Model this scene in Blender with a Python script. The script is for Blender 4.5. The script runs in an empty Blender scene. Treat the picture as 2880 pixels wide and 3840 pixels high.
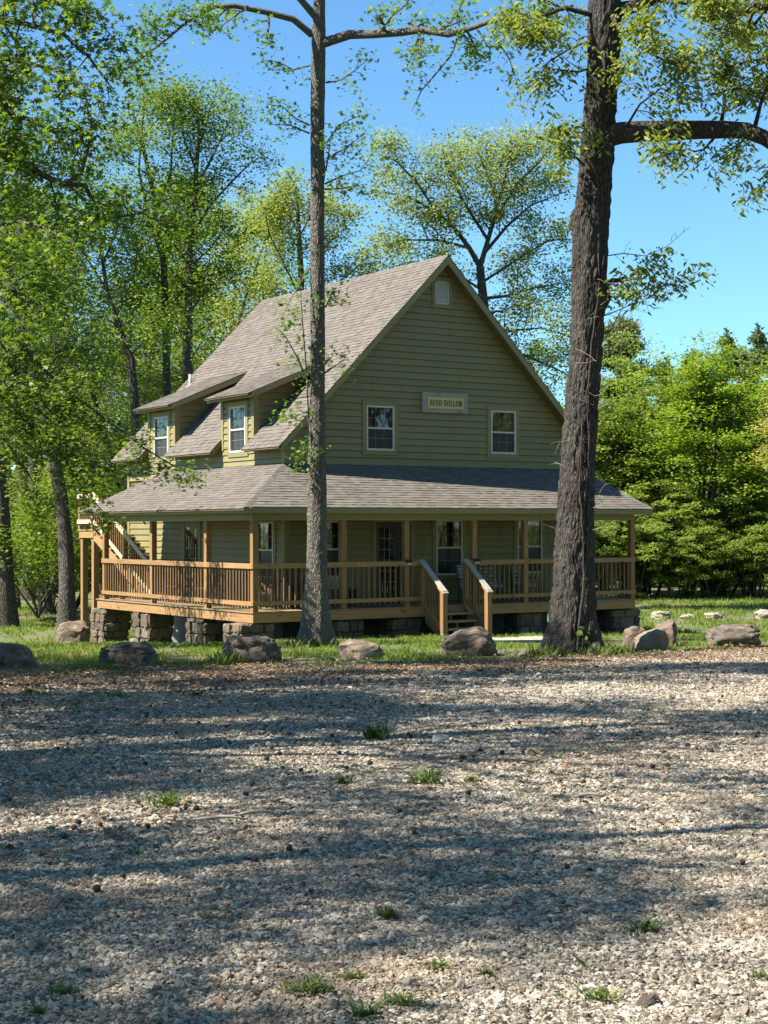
import bpy, math, random
import numpy as np
from mathutils import Vector, Matrix

# ---------------------------------------------------------------- camera, sky, sun, exposure
SC = bpy.context.scene
COL = SC.collection
CAM = np.array([-19.3406, -35.4645, 2.1127])
F_PX = 6033.71
YAW, PITCH, ROLL = -0.5806, 0.0096, -0.0029
_cy, _sy = math.cos(YAW), math.sin(YAW)
FW = np.array([-_sy*math.cos(PITCH), _cy*math.cos(PITCH), math.sin(PITCH)])
_rt = np.array([_cy, _sy, 0.0]); _up = np.cross(_rt, FW)
RT = _rt*math.cos(ROLL)+_up*math.sin(ROLL); UP = -_rt*math.sin(ROLL)+_up*math.cos(ROLL)
cam_data = bpy.data.cameras.new('camera')
cam = bpy.data.objects.new('camera', cam_data); COL.objects.link(cam)
cam_data.sensor_fit = 'VERTICAL'; cam_data.sensor_height = 36.0; cam_data.sensor_width = 27.0
cam_data.lens = 36.0*F_PX/3840.0
cam_data.clip_start = 0.1; cam_data.clip_end = 3000
cam.matrix_world = Matrix(((RT[0], UP[0], -FW[0], CAM[0]), (RT[1], UP[1], -FW[1], CAM[1]),
                           (RT[2], UP[2], -FW[2], CAM[2]), (0, 0, 0, 1)))
SC.camera = cam

SUN_AZ, SUN_EL = math.radians(77.5), math.radians(51.0)   # light travels towards +x and a little -y
TRAVEL = np.array([math.sin(SUN_AZ)*math.cos(SUN_EL), -math.cos(SUN_AZ)*math.cos(SUN_EL), -math.sin(SUN_EL)])
world = bpy.data.worlds.new('World'); SC.world = world; world.use_nodes = True
wn = world.node_tree; wn.nodes.clear()
sky = wn.nodes.new('ShaderNodeTexSky'); sky.sky_type = 'NISHITA'; sky.sun_disc = False
sky.sun_elevation = SUN_EL
sky.sun_rotation = math.atan2(-TRAVEL[0], -TRAVEL[1])
sky.altitude = 0; sky.air_density = 1.0; sky.dust_density = 0.05; sky.ozone_density = 5.0
bgn = wn.nodes.new('ShaderNodeBackground'); bgn.inputs['Strength'].default_value = 0.068
wo = wn.nodes.new('ShaderNodeOutputWorld')
tint = wn.nodes.new('ShaderNodeMix'); tint.data_type = 'RGBA'; tint.blend_type = 'MULTIPLY'; tint.inputs[0].default_value = 1.0
tint.inputs[7].default_value = (.75, 1.05, 1.14, 1)     # the phone's white balance: a cyan rather than violet blue
wn.links.new(sky.outputs[0], tint.inputs[6]); wn.links.new(tint.outputs[2], bgn.inputs[0]); wn.links.new(bgn.outputs[0], wo.inputs[0])
sl = bpy.data.lights.new('sun', 'SUN'); sl.energy = 5.0; sl.angle = math.radians(0.53); sl.color = (1.0, 0.93, 0.80)
so = bpy.data.objects.new('sun', sl); COL.objects.link(so)
so.rotation_euler = Vector(TRAVEL.tolist()).to_track_quat('-Z', 'Y').to_euler()
so.location = (-30, 5, 40)
SC.view_settings.view_transform = 'Standard'; SC.view_settings.look = 'None'
SC.view_settings.exposure = 1.48; SC.view_settings.gamma = 1.0; SC.view_settings.use_curve_mapping = False
SC.cycles.max_bounces = 7; SC.cycles.diffuse_bounces = 2; SC.cycles.glossy_bounces = 3
SC.cycles.transmission_bounces = 4; SC.cycles.transparent_max_bounces = 6
SC.cycles.use_denoising = True
SC.cycles.caustics_reflective = False; SC.cycles.caustics_refractive = False

# ---------------------------------------------------------------- helpers
rnd = random.Random(7)
RH = np.array([_cy, _sy]); FH = np.array([-_sy, _cy])
def PX(x, y, d):
    """the point at depth d metres along the view through photo pixel (x, y)"""
    v = RT*((x-1440)/F_PX) - UP*((y-1920)/F_PX) + FW
    return CAM + v*d
def CF(lat, d):
    p = CAM[:2] + RH*lat + FH*d
    return p
def to_cf(x, y):
    dx, dy = x-CAM[0], y-CAM[1]
    return dx*RH[0]+dy*RH[1], dx*FH[0]+dy*FH[1]
def _hash(ix, iy, seed):
    h = (ix.astype(np.int64)*374761393 + iy.astype(np.int64)*668265263 + seed*974634777) & 0x7fffffff
    h = ((h ^ (h >> 13))*1274126177) & 0x7fffffff
    return ((h ^ (h >> 16)) & 0xffff)/65535.0
def vnoise(x, y, seed=0):
    x = np.asarray(x, float); y = np.asarray(y, float)
    ix = np.floor(x); iy = np.floor(y); fx = x-ix; fy = y-iy
    fx = fx*fx*(3-2*fx); fy = fy*fy*(3-2*fy)
    a = _hash(ix, iy, seed); b = _hash(ix+1, iy, seed); c = _hash(ix, iy+1, seed); d = _hash(ix+1, iy+1, seed)
    return (a*(1-fx)+b*fx)*(1-fy)+(c*(1-fx)+d*fx)*fy
def fnoise(x, y, seed=0, o=3):
    s = 0; a = 1; t = 0
    for k in range(o):
        s = s+a*vnoise(x*2**k, y*2**k, seed+k); t += a; a *= .5
    return s/t
def sstep(a, b, x):
    t = np.clip((x-a)/(b-a), 0, 1); return t*t*(3-2*t)
def ground_z(x, y):
    lat, d = to_cf(np.asarray(x, float), np.asarray(y, float))
    z = 0.51-0.03*np.clip(d, -60, 42) - 0.07*np.clip(d-42, 0, 7)
    z = z - 0.2*sstep(-2.0, -5.0, lat)*sstep(36, 42, d)
    z = z + (fnoise(lat*.35, d*.35, 5)-.5)*.10*sstep(3, 9, np.abs(d))
    z = z + (fnoise(lat*.05, d*.05, 9, 2)-.5)*1.6*sstep(80, 160, np.hypot(lat, d))
    return z
def gz(x, y): return float(ground_z(np.array([x]), np.array([y]))[0])

WLOC = {}
def wl(o):
    v = np.zeros(3)
    while o is not None:
        v = v + np.array(o.location); o = o.parent
    return v
def new_mesh(name, verts, faces, mats, smooth=False, mat_idx=None):
    me = bpy.data.meshes.new(name)
    verts = np.asarray(verts, dtype=np.float32)
    if isinstance(faces, np.ndarray):
        n, k = faces.shape
        me.vertices.add(len(verts)); me.vertices.foreach_set('co', verts.ravel())
        me.loops.add(n*k); me.loops.foreach_set('vertex_index', faces.astype(np.int32).ravel())
        me.polygons.add(n); me.polygons.foreach_set('loop_start', np.arange(0, n*k, k, dtype=np.int32))
        me.update(calc_edges=True)
    else:
        me.from_pydata(verts.tolist(), [], faces); me.update()
    for m in (mats if isinstance(mats, (list, tuple)) else [mats]): me.materials.append(m)
    if mat_idx is not None: me.polygons.foreach_set('material_index', np.asarray(mat_idx, dtype=np.int32))
    if smooth: me.polygons.foreach_set('use_smooth', np.ones(len(me.polygons), dtype=bool))
    me.update()
    return me
def link(name, me, parent=None, loc=(0, 0, 0), rot=None):
    o = bpy.data.objects.new(name, me); COL.objects.link(o)
    if parent is not None: o.parent = parent
    o.location = loc
    if rot is not None: o.rotation_euler = rot
    return o
def mk(name, verts, faces, mats, parent=None, smooth=False, mat_idx=None):
    """mesh given in world coordinates; its origin sits at its own middle bottom"""
    v = np.asarray(verts, float)
    c = np.array([(v[:, 0].min()+v[:, 0].max())/2, (v[:, 1].min()+v[:, 1].max())/2, v[:, 2].min()])
    base = wl(parent) if parent is not None else np.zeros(3)
    me = new_mesh(name, v-c, faces, mats, smooth, mat_idx)
    return link(name, me, parent, tuple(c-base))
def tag(o, label=None, cat=None, group=None, kind=None):
    if label: o['label'] = label
    if cat: o['category'] = cat
    if group: o['group'] = group
    if kind: o['kind'] = kind
    return o
def thing(name, label, cat, loc, group=None):
    o = bpy.data.objects.new(name, None); COL.objects.link(o); o.location = loc
    o.empty_display_size = .2
    return tag(o, label, cat, group)
def child_at(name, me, parent, wloc, rot=None):
    b = wl(parent)
    return link(name, me, parent, tuple(np.asarray(wloc, float)-b), rot)

class MB:
    def __init__(s): s.v = []; s.f = []
    def add(s, verts, faces):
        n = len(s.v); s.v += [tuple(map(float, q)) for q in verts]; s.f += [tuple(i+n for i in f) for f in faces]
        return s
    def box(s, a, b):
        x0, y0, z0 = a; x1, y1, z1 = b
        return s.add([(x0, y0, z0), (x1, y0, z0), (x1, y1, z0), (x0, y1, z0), (x0, y0, z1), (x1, y0, z1), (x1, y1, z1), (x0, y1, z1)],
                     [(3, 2, 1, 0), (4, 5, 6, 7), (0, 1, 5, 4), (1, 2, 6, 5), (2, 3, 7, 6), (3, 0, 4, 7)])
    def prism(s, poly, vec):
        """poly: list of 3D points, extruded by vec"""
        n = len(poly); vec = np.asarray(vec, float); P = [np.asarray(p, float) for p in poly]
        return s.add(P+[p+vec for p in P], [tuple(range(n))[::-1], tuple(range(n, 2*n))]+[(i, (i+1) % n, n+(i+1) % n, n+i) for i in range(n)])
    def tube(s, pts, rad, k=8, cap=True):
        V, Fq = tube_arrays(pts, rad, k)
        s.add(V, [tuple(f) for f in Fq])
        if cap:
            n = len(s.v); s.f.append(tuple(range(n-k, n)))
        return s
    def put(s, name, mat, parent=None, smooth=False): return mk(name, s.v, s.f, mat, parent, smooth)
def tube_arrays(pts, rad, k=8):
    P = np.asarray(pts, float); n = len(P); rad = np.broadcast_to(np.asarray(rad, float), (n,))
    T = np.gradient(P, axis=0); T /= np.linalg.norm(T, axis=1)[:, None]+1e-9
    ref = np.array([0, 0, 1.0]) if abs(T[:, 2]).mean() < .8 else np.array([1.0, 0, 0])
    A = np.cross(T, ref); A /= np.linalg.norm(A, axis=1)[:, None]+1e-9; B = np.cross(T, A)
    th = np.linspace(0, 2*np.pi, k, endpoint=False)
    V = P[:, None, :]+rad[:, None, None]*(np.cos(th)[None, :, None]*A[:, None, :]+np.sin(th)[None, :, None]*B[:, None, :])
    i = np.arange(n-1)[:, None]*k+np.arange(k)[None, :]; j = np.arange(n-1)[:, None]*k+(np.arange(k)[None, :]+1) % k
    Fq = np.stack([i, j, j+k, i+k], -1).reshape(-1, 4)
    return V.reshape(-1, 3), Fq

# ---------------------------------------------------------------- materials
def nodes_of(name):
    m = bpy.data.materials.new(name); m.use_nodes = True
    nt = m.node_tree; nt.nodes.clear()
    out = nt.nodes.new('ShaderNodeOutputMaterial'); bs = nt.nodes.new('ShaderNodeBsdfPrincipled')
    nt.links.new(bs.outputs[0], out.inputs[0])
    return m, nt, bs, out
def N(nt, t, **kw):
    n = nt.nodes.new(t)
    for k, v in kw.items():
        if k in n.inputs.keys(): n.inputs[k].default_value = v
        else: setattr(n, k, v)
    return n
def L(nt, a, b): nt.links.new(a, b)
def ramp(nt, fac, stops):
    r = nt.nodes.new('ShaderNodeValToRGB'); e = r.color_ramp.elements
    while len(e) < len(stops): e.new(.5)
    for q, (p, c) in zip(e, stops): q.position = p; q.color = tuple(c)+(1,) if len(c) == 3 else c
    L(nt, fac, r.inputs[0]); return r.outputs[0]
def coords(nt, scale=(1, 1, 1), kind='Object', rot=(0, 0, 0)):
    tc = nt.nodes.new('ShaderNodeTexCoord'); mp = nt.nodes.new('ShaderNodeMapping')
    mp.inputs['Scale'].default_value = scale; mp.inputs['Rotation'].default_value = rot
    L(nt, tc.outputs[kind], mp.inputs[0]); return mp.outputs[0]
def world_coords(nt, scale=(1, 1, 1)):
    g = nt.nodes.new('ShaderNodeNewGeometry'); mp = nt.nodes.new('ShaderNodeMapping')
    mp.inputs['Scale'].default_value = scale; L(nt, g.outputs['Position'], mp.inputs[0]); return mp.outputs[0]
def noise(nt, vec, scale, detail=4, rough=.6, dist=0.0):
    n = N(nt, 'ShaderNodeTexNoise'); n.inputs['Scale'].default_value = scale; n.inputs['Detail'].default_value = detail
    n.inputs['Roughness'].default_value = rough; n.inputs['Distortion'].default_value = dist
    if vec is not None: L(nt, vec, n.inputs['Vector'])
    return n.outputs['Fac']
def mixc(nt, fac, a, b, mode='MIX'):
    m = nt.nodes.new('ShaderNodeMix'); m.data_type = 'RGBA'; m.blend_type = mode
    for s, v in ((0, fac), (6, a), (7, b)):
        if hasattr(v, 'is_linked') or hasattr(v, 'links'): L(nt, v, m.inputs[s])
        else: m.inputs[s].default_value = v if s == 0 else tuple(v)+(1,)
    return m.outputs[2]
def piece_random(nt):
    """one number per separate piece: per object and per loose island"""
    oi = nt.nodes.new('ShaderNodeObjectInfo'); g = nt.nodes.new('ShaderNodeNewGeometry')
    a = N(nt, 'ShaderNodeMath', operation='ADD'); L(nt, oi.outputs['Random'], a.inputs[0]); L(nt, g.outputs['Random Per Island'], a.inputs[1])
    f = N(nt, 'ShaderNodeMath', operation='FRACT'); L(nt, a.outputs[0], f.inputs[0]); return f.outputs[0]
def bump(nt, bs, h, strength=.3, dist=.02):
    b = nt.nodes.new('ShaderNodeBump'); b.inputs['Strength'].default_value = strength; b.inputs['Distance'].default_value = dist
    L(nt, h, b.inputs['Height']); L(nt, b.outputs[0], bs.inputs['Normal'])
def value_shift(nt, col, fac, lo, hi):
    mr = N(nt, 'ShaderNodeMapRange'); L(nt, fac, mr.inputs[0]); mr.inputs[3].default_value = lo; mr.inputs[4].default_value = hi
    hs = nt.nodes.new('ShaderNodeHueSaturation'); L(nt, col, hs.inputs['Color']); L(nt, mr.outputs[0], hs.inputs['Value'])
    return hs.outputs[0]

def m_paint(name, c, var=.08, rough=.6):
    m, nt, bs, _ = nodes_of(name)
    n1 = noise(nt, world_coords(nt, (1, 1, .35)), 2.2, 5, .65)
    col = ramp(nt, n1, [(.3, tuple(x*(1-var) for x in c)), (.7, tuple(x*(1+var) for x in c))])
    col = value_shift(nt, col, piece_random(nt), .94, 1.05)
    L(nt, col, bs.inputs['Base Color']); bs.inputs['Roughness'].default_value = rough
    n2 = noise(nt, world_coords(nt, (6, 6, 60)), 4, 3); bump(nt, bs, n2, .12, .004)
    return m
def m_wood(name, c1, c2, axis=0, rough=.7, knots=True, grey=0.0):
    m, nt, bs, _ = nodes_of(name)
    sc = [26, 26, 26]; sc[axis] = 1.6
    v = coords(nt, tuple(sc))
    oi = nt.nodes.new('ShaderNodeObjectInfo')
    av = N(nt, 'ShaderNodeVectorMath', operation='ADD'); L(nt, v, av.inputs[0])
    ml = N(nt, 'ShaderNodeMath', operation='MULTIPLY'); L(nt, oi.outputs['Random'], ml.inputs[0]); ml.inputs[1].default_value = 97
    L(nt, ml.outputs[0], av.inputs[1])
    g = noise(nt, av.outputs[0], 1.0, 5, .6, 1.2)
    col = ramp(nt, g, [(.3, c2), (.5, c1), (.72, tuple(x*1.16 for x in c1))])
    sc2 = [9, 9, 9]; sc2[axis] = 3.0
    k = noise(nt, coords(nt, tuple(sc2)), 1.0, 2, .5)
    kk = ramp(nt, k, [(.68, (0, 0, 0)), (.76, (1, 1, 1))])
    if knots: col = mixc(nt, kk, col, tuple(x*.45 for x in c2))
    st = noise(nt, world_coords(nt, (1.2, 1.2, .5)), 1.6, 4)
    col = mixc(nt, ramp(nt, st, [(.52, (0, 0, 0)), (.75, (.35+grey, .35+grey, .35+grey))]), col, (.21, .18, .14))
    col = value_shift(nt, col, piece_random(nt), .82, 1.12)
    L(nt, col, bs.inputs['Base Color']); bs.inputs['Roughness'].default_value = rough
    bump(nt, bs, g, .25, .004); return m
def m_shingle():
    m, nt, bs, _ = nodes_of('asphalt_shingle')
    r = piece_random(nt)
    col = ramp(nt, r, [(0, (.094, .079, .068)), (.3, (.11, .094, .081)), (.65, (.127, .109, .095)), (1, (.148, .129, .113))])
    g = noise(nt, world_coords(nt), 130, 2, .7)
    col = value_shift(nt, col, g, .7, 1.3)
    w = noise(nt, world_coords(nt), .9, 4)
    col = mixc(nt, ramp(nt, w, [(.45, (0, 0, 0)), (.75, (.35, .35, .35))]), col, (.155, .14, .118))
    L(nt, col, bs.inputs['Base Color']); bs.inputs['Roughness'].default_value = .92
    bump(nt, bs, g, .5, .004); return m
def m_glass(name, tint=(.012, .014, .013), rough=.02, spec=.9):
    m, nt, bs, out = nodes_of(name)
    w = noise(nt, world_coords(nt), 1.7, 2); n = noise(nt, world_coords(nt), 14, 2)
    L(nt, ramp(nt, n, [(0, tuple(x*.7 for x in tint)), (1, tint)]), bs.inputs['Base Color'])
    bs.inputs['Roughness'].default_value = rough; bs.inputs['IOR'].default_value = 1.5
    bs.inputs['Specular IOR Level'].default_value = spec
    bs.inputs['Coat Weight'].default_value = .6 if spec > .6 else 0; bs.inputs['Coat Roughness'].default_value = .01
    bump(nt, bs, w, .05, .05); return m
def m_rock(name, c1, c2, c3, scale=3.0, lich=.25, use_piece=False):
    m, nt, bs, _ = nodes_of(name)
    v = coords(nt) if not use_piece else world_coords(nt)
    a = noise(nt, v, scale, 8, .68); b = noise(nt, v, scale*4.5, 6, .7); s = noise(nt, v, scale*.8, 3, .5, 1.5)
    col = ramp(nt, a, [(.28, c2), (.5, c1), (.74, c3)])
    if use_piece: col = mixc(nt, .55, col, ramp(nt, piece_random(nt), [(0, c2), (.4, c1), (.75, c3), (1, (c1[0]*1.15, c1[1]*.9, c1[2]*.7))]))
    col = value_shift(nt, col, b, .62, 1.38)
    l = ramp(nt, s, [(.6, (0, 0, 0)), (.68, (lich, lich, lich))])
    col = mixc(nt, l, col, (.36, .35, .31))
    d = ramp(nt, noise(nt, v, scale*1.7, 5, .75), [(.55, (0, 0, 0)), (.66, (.75, .75, .75))])
    col = mixc(nt, d, col, tuple(x*.42 for x in c2))
    L(nt, col, bs.inputs['Base Color']); bs.inputs['Roughness'].default_value = .93
    ad = N(nt, 'ShaderNodeMath', operation='ADD'); L(nt, a, ad.inputs[0]); L(nt, b, ad.inputs[1])
    bump(nt, bs, ad.outputs[0], .8, .04); return m
def m_bark(name, c1, c2, scale=1.0, moss=.3):
    m, nt, bs, _ = nodes_of(name)
    v = coords(nt, (9*scale, 9*scale, 2.6*scale))
    a = noise(nt, v, 1.6, 7, .72, .8)
    vo = N(nt, 'ShaderNodeTexVoronoi', feature='DISTANCE_TO_EDGE'); vo.inputs['Scale'].default_value = 2.2
    L(nt, v, vo.inputs['Vector'])
    cr = ramp(nt, vo.outputs['Distance'], [(0, (0, 0, 0)), (.32, (1, 1, 1))])
    col = ramp(nt, a, [(.3, tuple(x*.5 for x in c2)), (.5, c2), (.72, c1)])
    col = mixc(nt, cr, tuple(x*.3 for x in c2), col)
    gpt = noise(nt, coords(nt, (1, 1, .6)), 1.3, 4, .6)
    col = mixc(nt, ramp(nt, gpt, [(.5, (0, 0, 0)), (.72, (moss, moss, moss))]), col, (.17, .17, .15))
    L(nt, col, bs.inputs['Base Color']); bs.inputs['Roughness'].default_value = .95
    mu = N(nt, 'ShaderNodeMath', operation='MULTIPLY'); L(nt, a, mu.inputs[0]); L(nt, cr, mu.inputs[1])
    bump(nt, bs, mu.outputs[0], .9, .05); return m
def m_leaf(name, stops, trans=.38, rough=.5):
    m = bpy.data.materials.new(name); m.use_nodes = True; nt = m.node_tree; nt.nodes.clear()
    out = nt.nodes.new('ShaderNodeOutputMaterial'); bs = nt.nodes.new('ShaderNodeBsdfPrincipled'); tr = nt.nodes.new('ShaderNodeBsdfTranslucent')
    r = piece_random(nt); k = len(stops)
    col = ramp(nt, r, [(i/(k-1), c) for i, c in enumerate(stops)])
    patch = noise(nt, world_coords(nt), .55, 3)
    col = value_shift(nt, col, patch, .72, 1.28)
    L(nt, col, bs.inputs['Base Color']); bs.inputs['Roughness'].default_value = rough; bs.inputs['Specular IOR Level'].default_value = .35
    hs = nt.nodes.new('ShaderNodeHueSaturation'); hs.inputs['Hue'].default_value = .496; hs.inputs['Saturation'].default_value = 1.12; hs.inputs['Value'].default_value = 1.5
    L(nt, col, hs.inputs['Color']); L(nt, hs.outputs[0], tr.inputs['Color'])
    mx = nt.nodes.new('ShaderNodeMixShader'); mx.inputs[0].default_value = trans
    L(nt, bs.outputs[0], mx.inputs[1]); L(nt, tr.outputs[0], mx.inputs[2]); L(nt, mx.outputs[0], out.inputs[0])
    return m

M = {}
M['siding'] = m_paint('olive_siding', (.215, .19, .083))
M['trim'] = m_paint('olive_trim', (.225, .20, .09))
M['white'] = m_paint('white_vinyl', (.56, .545, .51), .05, .45)
M['muntin'] = m_paint('beige_grid', (.19, .185, .16), .05, .5)
M['black_paint'] = m_paint('black_paint', (.018, .018, .017), .1, .35)
M['grey_block'] = m_paint('grey_block', (.17, .175, .165), .2, .9)
M['pine_x'] = m_wood('treated_pine_x', (.315, .178, .072), (.20, .105, .042), 0)
M['pine_y'] = m_wood('treated_pine_y', (.315, .178, .072), (.20, .105, .042), 1)
M['pine_z'] = m_wood('treated_pine_z', (.285, .158, .062), (.175, .09, .036), 2)
M['baluster'] = m_wood('shaded_baluster_pine', (.20, .112, .047), (.125, .065, .028), 2)  # same pine darkened, the railing's shade put into the baluster colour
M['deck_x'] = m_wood('deck_pine_x', (.30, .21, .12), (.20, .135, .072), 0, grey=.25)
M['deck_y'] = m_wood('deck_pine_y', (.30, .21, .12), (.20, .135, .072), 1, grey=.25)
M['pale_wood'] = m_wood('sunlit_pale_wood', (.52, .42, .29), (.42, .32, .20), 1, knots=False)  # weathered pale wood, lightened further to carry the sun glare on these rails
M['grey_wood'] = m_wood('weathered_wood', (.36, .32, .27), (.25, .215, .18), 0, grey=.2)
M['rail_cap'] = m_wood('weathered_cap', (.34, .32, .28), (.26, .24, .205), 1, knots=False, grey=.3)
M['sign_face'] = m_paint('sign_yellow', (.56, .44, .19), .1, .6)
M['ink'] = m_paint('sign_black', (.016, .015, .013), .1, .6)
M['shingle'] = m_shingle()
M['glass'] = m_glass('window_glass')
M['screen'] = m_glass('screened_glass', (.035, .037, .036), .22, .35)
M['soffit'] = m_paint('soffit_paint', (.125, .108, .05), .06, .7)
M['mortar'] = m_paint('mortar', (.15, .142, .125), .25, .95)
M['pier_stone'] = m_rock('sandstone_pieces', (.13, .096, .066), (.058, .046, .035), (.215, .168, .12), 5, .3, True)
M['flagstone'] = m_rock('pale_flagstone', (.40, .36, .29), (.30, .26, .20), (.48, .44, .37), 3, .2, True)
M['boulder_brown'] = m_rock('brown_boulder', (.16, .115, .085), (.07, .05, .038), (.27, .205, .155), 3.4, .5)
M['boulder_dark'] = m_rock('dark_boulder', (.125, .10, .08), (.05, .04, .033), (.23, .19, .15), 3.6, .7)
M['boulder_tan'] = m_rock('tan_boulder', (.27, .21, .145), (.15, .11, .08), (.42, .35, .26), 3.2, .5)
M['boulder_pale'] = m_rock('pale_rock', (.34, .30, .235), (.24, .205, .16), (.42, .385, .32), 2.5, .2)
M['bark_oak'] = m_bark('oak_bark', (.175, .152, .128), (.07, .058, .05), 1.0, .25)
M['bark_gum'] = m_bark('gum_bark', (.40, .36, .30), (.22, .195, .16), 1.5, .35)
M['bark_far'] = m_bark('wood_bark', (.235, .20, .16), (.13, .108, .085), .9, .3)
M['vine'] = m_bark('vine_bark', (.22, .19, .16), (.13, .11, .09), 3, .2)
M['twig'] = m_paint('pale_twig', (.24, .205, .17), .2, .9)
M['leaf_gum'] = m_leaf('sweetgum_leaf', [(.075, .15, .022), (.105, .195, .03), (.14, .235, .036), (.20, .28, .05)], 0.45)
M['leaf_gum_dark'] = m_leaf('sweetgum_shade_leaf', [(.055, .12, .02), (.085, .16, .024), (.125, .20, .03), (.20, .26, .045)], 0.5)  # sweetgum greens darkened, shade of the near branches put into the colour
M['leaf_oak'] = m_leaf('oak_leaf', [(.13, .18, .028), (.17, .22, .035), (.215, .26, .046), (.27, .30, .065)], 0.48)
M['leaf_spring'] = m_leaf('spring_leaf', [(.17, .23, .05), (.23, .28, .062), (.29, .32, .09), (.15, .225, .045)], 0.48)
M['leaf_mid'] = m_leaf('woodland_leaf', [(.075, .14, .024), (.11, .18, .03), (.15, .22, .036), (.215, .265, .05)], 0.48)
M['leaf_bright'] = m_leaf('bright_leaf', [(.11, .19, .026), (.15, .235, .032), (.20, .28, .04), (.27, .325, .055)], 0.48)
M['leaf_gold'] = m_leaf('golden_leaf', [(.25, .255, .065), (.34, .32, .09), (.40, .37, .12), (.21, .25, .055)], 0.45)
M['leaf_pine'] = m_leaf('pine_needles', [(.075, .11, .042), (.10, .14, .052), (.13, .165, .065)], 0.25, .6)
M['leaf_cedar'] = m_leaf('cedar_spray', [(.10, .135, .045), (.135, .165, .055), (.17, .195, .07)], 0.25, .6)
M['leaf_shrub'] = m_leaf('shrub_leaf', [(.11, .175, .032), (.15, .22, .042), (.20, .265, .055), (.28, .32, .10)], 0.48)
M['grass'] = m_leaf('grass_blade', [(.10, .17, .024), (.14, .22, .032), (.19, .265, .04), (.26, .29, .085)], 0.42)
M['tuft'] = m_leaf('tuft_blade', [(.05, .095, .02), (.08, .135, .026), (.12, .17, .036), (.30, .26, .12)], .35)
M['litter'] = m_leaf('dry_leaf', [(.10, .056, .03), (.17, .098, .05), (.25, .155, .08), (.36, .255, .15)], .12, .8)
M['ball'] = m_paint('seed_ball', (.045, .03, .022), .3, .95)
M['cushion_light'] = m_paint('cushion_cream', (.36, .345, .31), .06, .9)
M['metal_black'] = m_paint('black_metal', (.015, .015, .015), .1, .4)
M['red_pot'] = m_paint('red_glaze', (.34, .02, .025), .15, .35)
M['brown_wood'] = m_wood('dark_stained_wood', (.10, .055, .03), (.06, .032, .018), 0)
M['pipe'] = m_paint('vent_pipe_white', (.36, .33, .30), .1, .5)

def m_ground():
    m, nt, bs, _ = nodes_of('soil_and_turf')
    v = world_coords(nt)
    a = noise(nt, v, .55, 5, .6); b = noise(nt, v, 9, 5, .7); c = noise(nt, v, 40, 3, .7)
    g = ramp(nt, b, [(.3, (.055, .085, .018)), (.55, (.085, .125, .026)), (.75, (.14, .165, .05))])
    s = ramp(nt, b, [(.3, (.10, .07, .045)), (.6, (.17, .125, .085)), (.8, (.25, .195, .135))])
    col = mixc(nt, ramp(nt, a, [(.44, (0, 0, 0)), (.60, (.9, .9, .9))]), g, s)
    L(nt, value_shift(nt, col, c, .7, 1.3), bs.inputs['Base Color']); bs.inputs['Roughness'].default_value = .95
    bump(nt, bs, b, .6, .05); return m
def m_gravel_bed():
    m, nt, bs, _ = nodes_of('gravel_bed')
    v = world_coords(nt)
    vo = N(nt, 'ShaderNodeTexVoronoi'); vo.inputs['Scale'].default_value = 34; L(nt, v, vo.inputs['Vector'])
    a = noise(nt, v, .8, 4); b = noise(nt, v, 90, 3)
    col = ramp(nt, vo.outputs['Color'], [(.1, (.10, .082, .064)), (.5, (.19, .16, .13)), (.9, (.29, .255, .215))])
    col = mixc(nt, ramp(nt, a, [(.42, (0, 0, 0)), (.62, (.8, .8, .8))]), col, (.13, .088, .052))
    L(nt, value_shift(nt, col, b, .7, 1.25), bs.inputs['Base Color']); bs.inputs['Roughness'].default_value = .95
    bump(nt, bs, vo.outputs['Distance'], .8, .02); return m
def m_stone_chip():
    m, nt, bs, _ = nodes_of('gravel_stone')
    oi = nt.nodes.new('ShaderNodeObjectInfo')
    col = ramp(nt, oi.outputs['Random'], [(0, (.05, .041, .032)), (.2, (.155, .13, .10)), (.42, (.255, .22, .172)), (.72, (.365, .325, .265)), (.9, (.50, .46, .39)), (1, (.19, .105, .055))])
    n = noise(nt, coords(nt), 30, 4, .7)
    w = noise(nt, world_coords(nt), .8, 4, .6)
    col = mixc(nt, ramp(nt, w, [(.5, (0, 0, 0)), (.72, (.45, .45, .45))]), col, (.26, .17, .10))
    L(nt, value_shift(nt, col, n, .8, 1.2), bs.inputs['Base Color']); bs.inputs['Roughness'].default_value = .9
    return m
M['ground'] = m_ground(); M['gravel_bed'] = m_gravel_bed(); M['chip'] = m_stone_chip()

# ---------------------------------------------------------------- ground, gravel lot, path
def grid_mesh(lats, ds, zoff, name, mat, keep=None):
    la, dd = np.meshgrid(lats, ds)
    P = CAM[:2][None, None, :]+RH*la[..., None]+FH*dd[..., None]
    z = ground_z(P[..., 0], P[..., 1])+zoff
    V = np.dstack([P, z]).reshape(-1, 3); nx = len(lats); ny = len(ds)
    i = (np.arange(ny-1)[:, None]*nx+np.arange(nx-1)[None, :]).ravel()
    Fq = np.stack([i, i+1, i+1+nx, i+nx], -1)
    if keep is not None:
        c = V[Fq].mean(1); l, d = to_cf(c[:, 0], c[:, 1]); Fq = Fq[keep(l, d)]
    me = new_mesh(name, V, Fq, mat, True)
    return link(name, me)
far = np.array([90, 120, 160, 220, 300, 420, 600, 850, 1200])
lats = np.concatenate([-far[::-1], np.arange(-60, 60.1, 1.0), far])
ds = np.concatenate([-far[::-1], np.arange(-60, 90, 1.0), np.array([95, 110, 130, 160, 220, 300, 420, 600, 850, 1200, 1500])])
tag(grid_mesh(lats, ds, 0, 'ground', M['ground']), kind='structure')
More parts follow.
